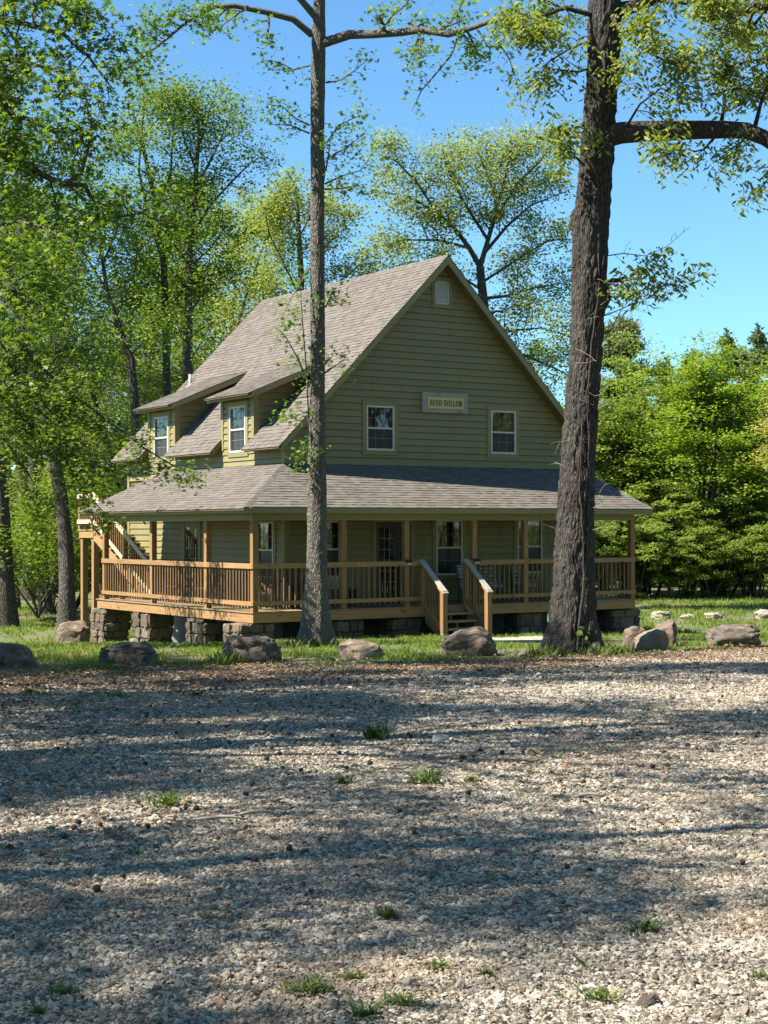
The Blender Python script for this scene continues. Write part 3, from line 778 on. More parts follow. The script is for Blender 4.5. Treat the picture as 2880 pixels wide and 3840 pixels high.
# ---- side stairs up to the rear landing
XS0, XS1 = .90, 1.93; Y0S, Y1S, ZL = 8.0, 12.1, 2.08
ss = None
for i in range(10):
    z = ZL*(i+1)/11; y = Y0S+(Y1S-Y0S)*i/11
    m = MB(); m.box((XS0+.02, y-.02, z-.04), (XS1, y+.37, z))
    if ss is None: ss = m.put('side_stairs', M['deck_x'], house)
    else: m.put('tread', M['deck_x'], ss)
for x in (XS0-.02, XS1+.005):
    m = MB(); m.prism([(x, Y0S-.1, 0), (x, Y1S, ZL-.04), (x, Y1S, ZL-.34), (x, Y0S+.35, 0)], (.04, 0, 0)); m.put('stringer', M['pine_y'], ss)
sl_s = ZL/(Y1S-Y0S)
def zs(y): return (y-Y0S)*sl_s
for x, tall in ((XS0, 1.16),):
    for dz, h, nm, w in ((1.16, .17, 'top_rail', .05), (.30, .13, 'bottom_rail', .04)):
        m = MB(); m.prism([(x-w, Y0S-.2, zs(Y0S-.2)+dz-h), (x-w, Y1S+.05, zs(Y1S+.05)+dz-h), (x-w, Y1S+.05, zs(Y1S+.05)+dz), (x-w, Y0S-.2, zs(Y0S-.2)+dz)], (w-.004, 0, 0)); m.put(nm, M['pale_wood'], ss)
    n = 27
    for i in range(n):
        yy = Y0S+.05+i*(Y1S-Y0S-.1)/(n-1)
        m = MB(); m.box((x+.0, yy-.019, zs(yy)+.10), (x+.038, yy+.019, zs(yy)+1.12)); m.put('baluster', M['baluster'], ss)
m = MB(); m.prism([(XS1-.045, Y0S+2.6, zs(Y0S+2.6)+.98), (XS1-.045, Y1S, zs(Y1S)+.98), (XS1-.045, Y1S, zs(Y1S)+1.07), (XS1-.045, Y0S+2.6, zs(Y0S+2.6)+1.07)], (.04, 0, 0)); m.put('wall_rail', M['white'], ss)
LY1 = 13.25
lm = MB(); lm.box((XS0-.06, Y1S, ZL-.04), (6.0, LY1+.04, ZL)); lan = lm.put('rear_landing', M['deck_x'], house)
for a, b_, mt in (((XS0-.03, Y1S+.01, ZL-.27), (XS0+.01, LY1, ZL-.042), 'pine_y'), ((XS0+.012, LY1-.04, ZL-.27), (6, LY1, ZL-.042), 'pine_x'), ((XS0+.012, Y1S+.01, ZL-.27), (6, Y1S+.05, ZL-.042), 'pine_x')):
    m = MB(); m.box(a, b_); m.put('rim_joist', M[mt], lan)
for x, y in ((XS0+.10, Y1S+.14), (XS0+.10, LY1-.12), (4.0, LY1-.12)):
    m = MB(); m.box((x-.09, y-.09, gz(x, y)-.2), (x+.09, y+.09, ZL-.275)); m.put('support_post', M['pine_z'], lan)
for x, y in ((XS0, Y1S+.06), (XS0, LY1-.06), (3.2, LY1-.06)):
    m = MB(); m.box((x-.06, y-.06, ZL+.001), (x+.06, y+.06, ZL+1.16)); m.put('rail_post', M['pine_z'], lan)
for z0, z1 in ((.98, 1.12), (.18, .31)):
    m = MB(); m.box((XS0-.101, Y1S, ZL+z0), (XS0-.061, LY1, ZL+z1)); m.put('rail', M['pale_wood'], lan)
    m = MB(); m.box((XS0-.06, LY1+.001, ZL+z0), (6, LY1+.04, ZL+z1)); m.put('rail', M['pine_x'], lan)
for i in range(8):
    yy = Y1S+.12+i*.135
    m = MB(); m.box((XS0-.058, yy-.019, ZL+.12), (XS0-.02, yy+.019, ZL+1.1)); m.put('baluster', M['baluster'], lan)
for i in range(28):
    xx = XS0+.1+i*.17
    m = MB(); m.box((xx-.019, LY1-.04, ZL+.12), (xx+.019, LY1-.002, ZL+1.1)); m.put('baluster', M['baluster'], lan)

# ---- stone piers
def stone_mesh(seed):
    r = np.random.RandomState(seed)
    g = np.linspace(-1, 1, 4); V = []; idx = {}
    Fq = []
    def vid(p):
        k = tuple(np.round(p, 4))
        if k not in idx: idx[k] = len(V); V.append(np.array(p, float))
        return idx[k]
    for ax in range(3):
        for s in (-1, 1):
            for i in range(3):
                for j in range(3):
                    c = []
                    for (a, b) in ((i, j), (i+1, j), (i+1, j+1), (i, j+1)):
                        p = [0, 0, 0]; p[ax] = s; p[(ax+1) % 3] = g[a]; p[(ax+2) % 3] = g[b]; c.append(vid(p))
                    Fq.append(tuple(c if s > 0 else c[::-1]))
    V = np.array(V); Ln = np.linalg.norm(V, axis=1, keepdims=True)
    V = V*(1-.17*(Ln-1)/.732)+r.uniform(-.15, .15, V.shape)
    return new_mesh('stone', V*.5, Fq, M['pier_stone'])
STONES = [stone_mesh(s) for s in range(7)]
def pier(cx, cy, sx, sy, z0, z1):
    m = MB(); m.box((cx-sx/2+.05, cy-sy/2+.05, z0-.2), (cx+sx/2-.05, cy+sy/2-.05, z1-.02)); p = m.put('pier', M['mortar'], house)
    z = z0-.06
    while z < z1-.04:
        h = min(rnd.choice((.19, .25, .31, .36)), z1-z)
        if z1-z-h < .09: h = z1-z
        sides = [('f', sx), ('l', sy), ('r', sy)]
        for sd, Ls in sides:
            u = -Ls/2
            while u < Ls/2-.02:
                w = min(rnd.uniform(.22, .56), Ls/2-u)
                if Ls/2-u-w < .12: w = Ls/2-u
                dp = rnd.uniform(.12, .16)
                o = link('stone', rnd.choice(STONES), p)
                bulge = rnd.uniform(-.02, .05)
                if sd == 'f': c = (cx+u+w/2, cy-sy/2+.05-bulge, z+h/2); o.scale = (w*.97, dp, h*.96)
                elif sd == 'l': c = (cx-sx/2+.05-bulge, cy+u+w/2, z+h/2); o.scale = (dp, w*.97, h*.96)
                else: c = (cx+sx/2-.05+bulge, cy+u+w/2, z+h/2); o.scale = (dp, w*.97, h*.96)
                o.location = np.array(c)-wl(p); o.rotation_euler = (rnd.uniform(-.11, .11), rnd.uniform(-.11, .11), rnd.uniform(-.11, .11))
                u += w
        z += h
    o = link('stone', STONES[0], p); o.scale = (sx*.92, sy*.92, .12); o.location = np.array((cx, cy, z1-.05))-wl(p)
for cx, cy, sx, sy in ((.13, .48, .98, .85), (2.90, .48, .82, .75), (4.75, .48, .80, .75), (7.05, .48, .8, .75), (8.93, .48, .86, .75), (10.75, .48, .8, .75), (12.48, .50, 1.08, .8),
                       (.40, 3.3, .75, .95), (.40, 6.7, .75, 1.0), (.40, 9.75, .78, 1.05)):
    zg = gz(cx, cy-.3)
    pier(cx, cy, sx, sy, zg, -.30)
    m = MB(); m.box((cx-.09, cy-.09, -.30), (cx+.09, cy+.09, -.276)); m.put('pier_cap', M['pine_x'], house)

# ---- sign on the gable
sg = thing('hanging_sign', 'grey timber sign with yellow panel lettered BEND HOLLOW on the gable wall', 'sign', (7.19, WY-.03, 5.36))
SA = math.radians(0)
m = MB(); x0, x1, z0, z1 = 6.404, 7.976, 5.36, 5.928
for k, (a, b) in enumerate(((0, .33), (.335, .665), (.67, 1))):
    m = MB(); m.box((x0, WY-.10, z0+(z1-z0)*a), (x1, WY-.032, z0+(z1-z0)*b)); m.put('plank', M['grey_wood'], sg)
m = MB(); m.box((6.574, WY-.112, 5.482), (7.832, WY-.1005, 5.795)); m.put('face_panel', M['sign_face'], sg)
def arc(cx, cy, rx, ry, a0, a1, tx, ty, n=14):
    out = []
    for i in range(n):
        t0 = math.radians(a0+(a1-a0)*i/n); t1 = math.radians(a0+(a1-a0)*(i+1)/n)
        p = lambda t, s: (cx+math.cos(t)*(rx-s*tx), cy+math.sin(t)*(ry-s*ty))
        out.append([p(t0, 0), p(t1, 0), p(t1, 1), p(t0, 1)])
    return out
def bxq(a, b, c, d): return [[(a, b), (c, b), (c, d), (a, d)]]
def line(p, q, w): return [[(p[0]-w/2, p[1]), (p[0]+w/2, p[1]), (q[0]+w/2, q[1]), (q[0]-w/2, q[1])]]
S_, T_ = .17, .07
def stem(x): return bxq(x, 0, x+S_, 1)+bxq(x-.07, 0, x+S_+.07, .05)+bxq(x-.07, .95, x+S_+.07, 1)
GL = {'B': (.66, stem(.08)+bxq(.1, 0, .38, T_)+bxq(.1, .47, .38, .54)+bxq(.1, .93, .38, 1)+arc(.36, .265, .26, .265, -90, 90, S_*.9, T_)+arc(.34, .765, .24, .235, -90, 90, S_*.85, T_)),
      'E': (.62, stem(.08)+bxq(.1, 0, .58, T_)+bxq(.1, .47, .42, .53)+bxq(.1, .93, .56, 1)+bxq(.52, 0, .58, .22)+bxq(.50, .78, .56, 1)+bxq(.38, .38, .43, .62)),
      'N': (.80, bxq(.1, 0, .17, 1)+bxq(.63, 0, .70, 1)+line((.14, 1), (.66, 0), .19)+bxq(.0, 0, .27, .05)+bxq(.0, .95, .2, 1)+bxq(.53, .95, .80, 1)),
      'D': (.74, stem(.08)+bxq(.1, 0, .34, T_)+bxq(.1, .93, .34, 1)+arc(.32, .5, .38, .5, -90, 90, S_, T_, 18)),
      'H': (.78, stem(.08)+stem(.53)+bxq(.2, .47, .6, .54)), 'O': (.78, arc(.39, .5, .36, .51, 0, 360, S_, T_, 28)),
      'L': (.60, stem(.08)+bxq(.1, 0, .55, T_)+bxq(.49, 0, .55, .25)),
      'W': (1.0, line((.10, 1), (.30, 0), .18)+line((.52, 1), (.33, 0), .07)+line((.50, 1), (.68, 0), .18)+line((.90, 1), (.71, 0), .07)+bxq(-.02, .95, .24, 1)+bxq(.38, .95, .64, 1)+bxq(.80, .95, 1.0, 1))}
txt = 'BEND HOLLOW'
tw = sum((GL[c][0]+.10) if c != ' ' else .42 for c in txt)
hx_, wx_ = .165, 1.14/tw; cx_ = 6.574+(1.258-1.14)/2+.02; cz_ = 5.555
for ch in txt:
    if ch == ' ': cx_ += .42*wx_; continue
    m = MB()
    for qd in GL[ch][1]:
        m.prism([(cx_+u*wx_, WY-.1125, cz_+w*hx_) for u, w in qd], (0, -.005, 0))
    m.put('letter', M['ink'], sg); cx_ += (GL[ch][0]+.10)*wx_

# ---------------------------------------------------------------- trees
LEAF = {
 'kite': (np.array([(0, 0, 0), (.32, .45, .07), (0, 1, -.08), (-.32, .45, .07)]), [(0, 1, 2, 3)]),
 'narrow': (np.array([(0, 0, 0), (.19, .4, .03), (0, 1, -.12), (-.19, .4, .03)]), [(0, 1, 2, 3)]),
}
def _star():
    V = [(0, .28, .03)]; Fq = []
    for k, (a, r) in enumerate(((-112, .62), (-58, .82), (0, 1.0), (58, .82), (112, .62))):
        t = math.radians(a)
        V.append((math.sin(t)*r*.62, .28+math.cos(t)*r*.72, -.10))
    for a in (-160, -85, -29, 29, 85, 160):
        t = math.radians(a); V.append((math.sin(t)*.24, .28+math.cos(t)*.26, .0))
    for k in range(5): Fq.append((0, 6+k, 1+k, 7+k))
    return np.array(V), Fq
LEAF['star'] = _star()
def leaf_arrays(pos, size, kind, rs, up=.75, droop=0.0):
    T, Fq = LEAF[kind]; n = len(pos); k = len(T)
    nr = rs.normal(size=(n, 3))*(1-up)+np.array([0, 0, up]); nr /= np.linalg.norm(nr, axis=1)[:, None]+1e-9
    a = rs.uniform(0, 2*np.pi, n); d = np.stack([np.cos(a), np.sin(a), np.full(n, -droop)], 1)
    y = d-nr*(d*nr).sum(1)[:, None] if droop < .5 else d
    y /= np.linalg.norm(y, axis=1)[:, None]+1e-9
    x = np.cross(y, nr); x /= np.linalg.norm(x, axis=1)[:, None]+1e-9; z = np.cross(x, y)
    s = (size*rs.uniform(.6, 1.25, n))[:, None, None]
    V = pos[:, None, :]+s*(T[None, :, 0:1]*x[:, None, :]+T[None, :, 1:2]*y[:, None, :]+T[None, :, 2:3]*z[:, None, :])
    Fa = np.array(Fq)[None]+(np.arange(n)*k)[:, None, None]
    return V.reshape(-1, 3), Fa.reshape(-1, len(Fq[0]))
class Tree:
    def __init__(s, seed):
        s.rs = np.random.RandomState(seed); s.tv = []; s.tf = []; s.tn = 0; s.spots = []
    def tube(s, pts, r0, r1, k=6):
        n = len(pts); V, Fq = tube_arrays(pts, np.linspace(r0, r1, n), k)
        s.tv.append(V); s.tf.append(Fq+s.tn); s.tn += len(V)
    def path(s, p, d, ln, n=6, wig=.16, lift=.0):
        pts = [np.array(p, float)]; d = np.array(d, float); d /= np.linalg.norm(d)
        for i in range(n):
            d = d+s.rs.normal(size=3)*wig+np.array([0, 0, lift]); d /= np.linalg.norm(d); pts.append(pts[-1]+d*ln/n)
        return np.array(pts)
    def limb(s, pts, r0, r1, subs=5, sublen=1.2, t0=.25, leaf=True, lev=1, spread=.9, lift=.03, k=6, tw=.4, up=.25):
        """a limb along given points with twigs; twig ends carry leaf spots"""
        pts = np.asarray(pts, float); s.tube(pts, r0, r1, k)
        seg = np.linalg.norm(np.diff(pts, axis=0), axis=1); cum = np.concatenate([[0], np.cumsum(seg)]); Lt = cum[-1]
        for i in range(subs):
            t = t0+(1-t0)*(i+s.rs.uniform(.1, .9))/subs
            q = t*Lt; j = min(np.searchsorted(cum, q, 'right')-1, len(seg)-1); f = (q-cum[j])/(seg[j]+1e-9)
            p = pts[j]*(1-f)+pts[j+1]*f; d = (pts[j+1]-pts[j])/(seg[j]+1e-9)
            side = s.rs.normal(size=3); side -= d*(side@d); side /= np.linalg.norm(side)+1e-9
            nd = d*(1-spread*.55)+side*spread+np.array([0, 0, up]); ln = sublen*s.rs.uniform(.6, 1.2)*(1.15-.55*t)
            r = max((r0+(r1-r0)*t)*.5, .006)
            sp = s.path(p, nd, ln, 4, .2, lift)
            if lev > 0: s.limb(sp, r, max(r*.3, .004), max(2, int(subs*.6)), sublen*tw, .2, leaf, lev-1, spread, lift, max(4, k-1), tw, up)
            else:
                s.tube(sp, r, max(r*.4, .003), 4)
                if leaf:
                    for u in (.45, .75, 1.0):
                        a = int(u*(len(sp)-1)); s.spots.append(sp[a])
        if leaf: s.spots.append(pts[-1])
    def leaves(s, n, size, kind, sig=.22, up=.7, droop=0.0, sub=None):
        S = np.array(s.spots); idx = s.rs.randint(0, len(S), n)
        P = S[idx]+s.rs.normal(size=(n, 3))*sig*np.array([1, 1, .7])
        if sub is not None: P = sub(P)
        return leaf_arrays(P, size, kind, s.rs, up, droop)
    def finish(s, root, barkm, leafm, n, size, kind, sig=.22, up=.7, droop=0.0, smooth=True, extra=None, sub=None, trunk=None):
        if s.tv:
            V = np.concatenate(s.tv); Fq = np.concatenate(s.tf)
            mk('branches' if trunk else 'trunk', V, Fq, barkm, root, smooth)
        if n and s.spots:
            V, Fq = s.leaves(n, size, kind, sig, up, droop, sub); c = mk('crown', V, Fq, leafm, root)
            return c
def forest_tree(seed, name, label, cat, lat, d, H, rbase, crown0, spread, barkm, leafm, n, size, kind='kite', lean=(0, 0), group=None, branches=16, sig=.35, bend=.05, up=.65, pts=None, upang=.55, loc=None):
    x, y = CF(lat, d) if loc is None else loc; z = gz(x, y)
    root = thing(name, label, cat, (x, y, z), group); T = Tree(seed)
    if pts is None:
        n_ = 12; pts = [np.array([x, y, z-.2])]
        dd = np.array([lean[0]*RH[0]+lean[1]*FH[0], lean[0]*RH[1]+lean[1]*FH[1], 1.0])
        for i in range(n_):
            dd = dd+np.append(T.rs.normal(size=2)*bend, 0); q = dd/np.linalg.norm(dd); pts.append(pts[-1]+q*H/n_)
    pts = np.array(pts)
    rad = rbase*(1-np.linspace(0, 1, len(pts))**1.1*.93); rad[0] *= 1.35
    V, Fq = tube_arrays(pts, rad, 10); T.tv.append(V); T.tf.append(Fq); T.tn = len(V)
    zz = pts[:, 2]
    for i in range(branches):
        t = crown0+(1-crown0)*((i+T.rs.uniform(0, 1))/branches)
        q = t*(len(pts)-1); j = min(int(q), len(pts)-2); p = pts[j]*(1-(q-j))+pts[j+1]*(q-j)
        a = i*2.4+T.rs.uniform(-.5, .5)
        el = upang+(t-.5)*.5+T.rs.uniform(-.15, .15)
        ln = spread*(1.05-.75*((t-crown0)/(1-crown0+1e-6))**1.3)*T.rs.uniform(.7, 1.15)
        dr = np.array([math.cos(a)*math.cos(el), math.sin(a)*math.cos(el), math.sin(el)])
        bp = T.path(p, dr, ln, 6, .12, .02)
        T.limb(bp, max(rbase*.33*(1.15-t), .02), .012, 6, ln*.42, .3, True, 1, .85, .02, 5, .45)
    T.spots.append(pts[-1])
    T.finish(root, barkm, leafm, n, size, kind, sig, up)
    return root
def copy_tree(root, label, lat, d, rot, sc, group=None, loc=None):
    x, y = CF(lat, d) if loc is None else loc
    r = root.copy(); COL.objects.link(r); r.location = (x, y, gz(x, y)); r.rotation_euler = (0, 0, rot); r.scale = (sc, sc, sc)
    r['label'] = label
    if group: r['group'] = group
    for ch in root.children:
        c = ch.copy(); COL.objects.link(c); c.parent = r
    return r

def bark_trunk(T_root, cl, name, mat, seed, k=72, rows=220, ridge=.05, flare=.5, lobes=6, zsc=1.0, burls=()):
    """cl: list of (point, radius). ridged bark built as geometry"""
    P = np.array([c[0] for c in cl], float); R_ = np.array([c[1] for c in cl], float)
    s = np.concatenate([[0], np.cumsum(np.linalg.norm(np.diff(P, axis=0), axis=1))])
    t = np.linspace(0, 1, rows)**1.15*s[-1]
    def sm(a): return np.interp(t, s, a)
    C = np.stack([sm(P[:, i]) for i in range(3)], 1); r = sm(R_)
    ker = np.ones(9)/9
    for i in range(2): C[4:-4, i] = np.convolve(C[:, i], ker, 'valid')
    th = np.linspace(0, 2*np.pi, k, endpoint=False)
    TH, TT = np.meshgrid(th, t)
    ux, uy = np.cos(TH), np.sin(TH)
    tw = TH+.10*np.sin(TT*.8+seed)
    n1 = np.abs(vnoise(tw*(k/9.0)/(2*np.pi)*3.2, TT*4.2*zsc, seed)-.5)*2
    n2 = np.abs(vnoise(tw*(k/9.0)/(2*np.pi)*6+7, TT*9.5*zsc, seed+3)-.5)*2
    big = fnoise(np.cos(TH)*1.2+5, np.sin(TH)*1.2+TT*.5, seed+9)-.5
    rr = r[:, None]*(1+big*.16)-ridge*(1-n1)*.55*np.clip(r[:, None]/.3, .4, 1.2)+ridge*.35*(n2-.5)
    rr = rr+flare*np.exp(-TT/.42)*r[:, None]*(.45+.75*np.maximum(0, np.cos(TH*lobes/1.0+seed))**1.0*.6)
    rr = rr+flare*.5*np.exp(-TT/.14)*r[:, None]*np.maximum(0, np.cos(TH*lobes+seed+1.0))**2
    for (bz, ba, br, bw) in burls:
        da = np.angle(np.exp(1j*(TH-ba))); rr = rr+br*np.exp(-((TT-bz)/bw)**2-(da/.55)**2)
    V = np.dstack([C[:, None, 0]+rr*ux, C[:, None, 1]+rr*uy, C[:, None, 2]+0*rr]).reshape(-1, 3)
    i = np.arange(rows-1)[:, None]*k+np.arange(k)[None, :]; j = np.arange(rows-1)[:, None]*k+(np.arange(k)[None, :]+1) % k
    Fq = np.stack([i, j, j+k, i+k], -1).reshape(-1, 4)
    return mk(name, V, Fq, mat, T_root, True)
def PXL(lst, d0, d1=None):
    n = len(lst); d1 = d0 if d1 is None else d1
    return [PX(x, y, d0+(d1-d0)*i/max(1, n-1)) for i, (x, y) in enumerate(lst)]

# ---- the sweetgum in front of the porch
D1 = 36.8
b0 = PX(1180, 2425, D1); b0[2] = gz(b0[0], b0[1])
gum = thing('sweetgum_tree', 'slender grey sweetgum trunk rising in front of the porch hip', 'tree', tuple(b0))
m2 = D1/F_PX
prof = [((1181, 2440), 98), ((1182, 2380), 104), ((1184, 2300), 98), ((1188, 2100), 79), ((1189, 1800), 70), ((1191, 1500), 60), ((1191, 1200), 57), ((1190, 900), 56), ((1190, 500), 54), ((1195, 150), 52), ((1196, 0), 47), ((1200, -500), 40), ((1190, -1000), 28), ((1195, -1500), 10)]
bark_trunk(gum, [(PX(x, y, D1), w*m2/2) for (x, y), w in prof], 'trunk', M['bark_gum'], 3, 84, 300, .036, 1.25, 5, 1.3, [(6.9, -2.2, .05, .25), (11.0, -1.0, .05, .2)])
T = Tree(11)
T.limb(PXL([(1170, 130), (1100, 72), (1000, 46), (880, 22), (800, 26), (700, 82), (620, 150), (520, 228), (430, 290)], D1, D1-2.5), .085, .012, 12, .95, .2, lev=1, spread=1.0, up=-.25, lift=-.05)
T.limb(PXL([(1190, 70), (1120, -10), (1050, -120), (980, -260)], D1, D1-1), .09, .03, 5, 1.0, .3)
T.limb(PXL([(1215, 160), (1310, 130), (1400, 128), (1500, 122), (1580, 112), (1680, 130), (1760, 108), (1850, 76), (2000, 52), (2150, 20)], D1, D1-3), .115, .03, 11, .9, .25, lev=1, spread=1.0, up=-.1, lift=-.03)
for pts in ([(1575, 130), (1550, 190), (1530, 245)], [(1720, 130), (1690, 210), (1640, 270), (1580, 340), (1545, 415)], [(1830, 95), (1870, 160), (1910, 220), (1945, 330)], [(1420, 125), (1470, 60), (1520, 20), (1560, -40)], [(1650, 125), (1710, 60), (1750, -20)],
            [(1790, 110), (1840, 190), (1760, 260)]):
    T.limb(PXL(pts, D1-1, D1-1.6), .028, .008, 6, .42, .2, lev=0, spread=1.0, up=-.1)
for pts in ([(1165, 245), (1100, 262), (1050, 235), (1000, 225)], [(1160, 470), (1110, 445), (1060, 400), (1000, 390)], [(1160, 500), (1090, 470), (1010, 465)], [(1222, 310), (1280, 300), (1330, 265), (1372, 228)],
            [(1225, 535), (1270, 470), (1330, 440), (1390, 428)], [(1228, 590), (1290, 560), (1340, 520), (1360, 500)], [(1222, 640), (1235, 560), (1240, 520)], [(1218, 690), (1280, 660), (1350, 640), (1395, 580)], [(1218, 710), (1300, 705), (1370, 690)],
            [(1165, 1000), (1130, 1060), (1090, 1120), (1060, 1180)], [(1160, 1450), (1120, 1350), (1070, 1260), (1035, 1230)], [(1158, 1600), (1150, 1400), (1130, 1150), (1125, 1000)], [(1165, 1540), (1110, 1560), (1060, 1580)], [(1215, 1400), (1260, 1370), (1300, 1340)], [(1165, 1760), (1140, 1720), (1120, 1690)], [(1222, 1150), (1245, 1100), (1262, 1120)]):
    T.limb(PXL(pts, D1, D1-.6), .022, .006, 6, .38, .15, lev=0, spread=1.0, up=.1)
for i in range(16):
    z = 15+i*.55; p = PX(1197, 0, D1)+np.array([0, 0, z-14.2]); a = i*2.4
    T.limb(T.path(p, (math.cos(a), math.sin(a), .6), 3.6-.12*i, 5, .12), .07, .015, 6, 1.3, .25, lev=1)
T.finish(gum, M['bark_gum'], M['leaf_gum'], 9000, .125, 'star', .16, .62, .15, trunk=True)

# ---- the big oak on the right
D2 = 33.5
b0 = PX(2148, 2445, D2); b0[2] = gz(b0[0], b0[1])
oak = thing('oak_tree', 'massive dark barked oak with a thick level limb, right of the front steps', 'tree', tuple(b0))
m2 = D2/F_PX
prof = [((2146, 2462), 196), ((2148, 2400), 196), ((2152, 2300), 182), ((2155, 2100), 164), ((2158, 1900), 150), ((2166, 1750), 146), ((2176, 1590), 142), ((2197, 1300), 138), ((2207, 1100), 142), ((2212, 900), 140), ((2228, 700), 138), ((2242, 500), 130), ((2260, 300), 126), ((2268, 100), 138), ((2275, -100), 120), ((2290, -500), 95), ((2280, -1000), 60), ((2290, -1500), 20)]
zb = gz(b0[0], b0[1])
def zat(py): return PX(2200, py, D2)[2]-PX(2146, 2462, D2)[2]
VR = math.atan2(RT[1], RT[0])
bark_trunk(oak, [(PX(x, y, D2), w*m2/2) for (x, y), w in prof], 'trunk', M['bark_oak'], 8, 110, 360, .085, .75, 6, .9,
           [(zat(270), VR, .10, .2), (zat(830), VR+math.pi, .10, .25), (zat(1110), VR, .12, .22), (zat(560), VR-1.2, .07, .25), (zat(1850), VR-1.5, .07, .3)])
T = Tree(21)
T.tube(PXL([(2240, 520), (2330, 498), (2420, 492), (2520, 490), (2620, 487), (2720, 486), (2800, 490), (2870, 518), (2960, 580), (3080, 640)], D2, D2-1.2), .235, .13, 14)
T.limb(PXL([(2700, 486), (2715, 400), (2720, 300), (2735, 180)], D2-.6, D2-1), .05, .015, 6, .9, .2)
T.limb(PXL([(2830, 480), (2850, 400), (2880, 300), (2900, 200)], D2-.6, D2-1), .05, .015, 6, .9, .2)
T.limb(PXL([(2300, 40), (2400, 20), (2470, -10), (2600, -90)], D2, D2-.5), .16, .07, 7, 1.2, .3)
T.limb(PXL([(2240, 60), (2120, 30), (2000, 70), (1900, 75)], D2, D2-1.5), .06, .02, 8, .75, .3, up=0)
T.limb(PXL([(2260, 10), (2330, 120), (2420, 190), (2560, 260)], D2, D2-1.8), .05, .015, 7, .8, .25, up=0)
T.limb(PXL([(3000, -60), (2860, 20), (2760, 50), (2660, 70)], D2-2, D2-2.5), .12, .05, 9, 1.1, .2, up=0)
for pts in ([(2960, 250), (2860, 220), (2760, 240), (2640, 300), (2560, 310)], [(2950, 330), (2850, 350), (2760, 330), (2650, 360)], [(2980, 120), (2880, 130), (2760, 140), (2680, 190), (2500, 230)],
            [(2960, 600), (2900, 640), (2860, 700), (2830, 740)], [(2800, 505), (2760, 560), (2770, 600)], [(2680, 515), (2640, 560), (2560, 580), (2460, 570)], [(2560, 515), (2520, 570), (2470, 600)],
            [(2230, 250), (2170, 270), (2080, 260), (2010, 300)], [(2220, 150), (2140, 180), (2060, 230), (1990, 330)], [(2340, 490), (2400, 390), (2480, 330), (2580, 380)], [(2250, 400), (2310, 350), (2340, 250), (2370, 210)], [(2190, 470), (2150, 480), (2100, 490)], [(2190, 620), (2140, 570), (2100, 560)]):
    T.limb(PXL(pts, D2-.3, D2-1.4), .03, .008, 7, .62, .15, lev=0, spread=1.0, up=-.05, lift=-.03)
for pts in ([(2215, 1075), (2285, 1060), (2320, 1050), (2352, 1038)],): T.tube(PXL(pts, D2, D2-.1), .075, .03, 8)
for kk, pts in enumerate(([(2210, 975), (2270, 960), (2340, 950), (2420, 960), (2500, 925), (2585, 852)], [(2210, 1095), (2290, 1090), (2400, 1090), (2500, 1070), (2560, 1045), (2610, 1030)], [(2200, 1200), (2280, 1180), (2350, 1150), (2430, 1120), (2530, 1100)], [(2215, 1080), (2300, 1060), (2370, 1050), (2440, 1010), (2480, 960)], [(2200, 1270), (2290, 1240), (2330, 1160), (2390, 1130), (2470, 1160)])):
    T.limb(PXL(pts, D2, D2-.5), .016, .004, 11, .36, .15, kk in (1, 3), 0, .9, .0, 5, .4, 0)
for i in range(18):
    z = 15.5+i*.5; p = PX(2285, -100, D2)+np.array([0, 0, z-14.5]); a = i*2.4
    T.limb(T.path(p, (math.cos(a), math.sin(a), .5), 5.0-.16*i, 6, .12), .11, .02, 6, 1.7, .25, lev=1)
T.finish(oak, M['bark_oak'], M['leaf_oak'], 23000, .16, 'narrow', .17, .35, .6, trunk=True)
# bare pale twigs and vines on the oak trunk
V_ = MB()
rs = np.random.RandomState(5)
for i in range(22):
    py = rs.uniform(900, 2000); sx = rs.choice((-1, 1)); cxp = np.interp(py, [500, 1300, 1900, 2300], [2242, 2197, 2158, 2152]); w = np.interp(py, [500, 1300, 2100], [62, 68, 80])
    p = PX(cxp+sx*w*rs.uniform(-.6, .95), py, D2-.38); d = RT*sx*rs.uniform(.3, 1)+UP*rs.uniform(-.3, .5)-FW*.25
    q = [p]; 
    for j in range(5): d = d+rs.normal(size=3)*.28; d /= np.linalg.norm(d); q.append(q[-1]+d*rs.uniform(.08, .17))
    V_.tube(q, np.linspace(.0065, .0025, 6), 4, False)
    if rs.rand() < .6:
        q2 = [q[2]]; d2 = d+rs.normal(size=3)*.6
        for j in range(3): d2 = d2+rs.normal(size=3)*.3; d2 /= np.linalg.norm(d2); q2.append(q2[-1]+d2*.1)
        V_.tube(q2, np.linspace(.006, .003, 4), 4, False)
V_.put('twigs', M['twig'], oak, True)
V_ = MB()
for off, r in ((20, .022), (34, .028), (-8, .014)):
    q = []
    for py in range(2440, 480, -40):
        cxp = np.interp(py, [100, 500, 1300, 1900, 2300, 2440], [2268, 2242, 2197, 2158, 2152, 2146]); w = np.interp(py, [500, 1300, 2100, 2440], [62, 68, 84, 110])
        o = off+14*math.sin(py*.006+off)+rs.normal()*2
        fr = math.sqrt(max(.05, 1-(o/w)**2)); q.append(PX(cxp+o, py, D2-w*D2/F_PX*fr*1.02-.01))
    V_.tube(q, np.linspace(r, r*.5, len(q)), 6, False)
V_.put('vines', M['vine'], oak, True)

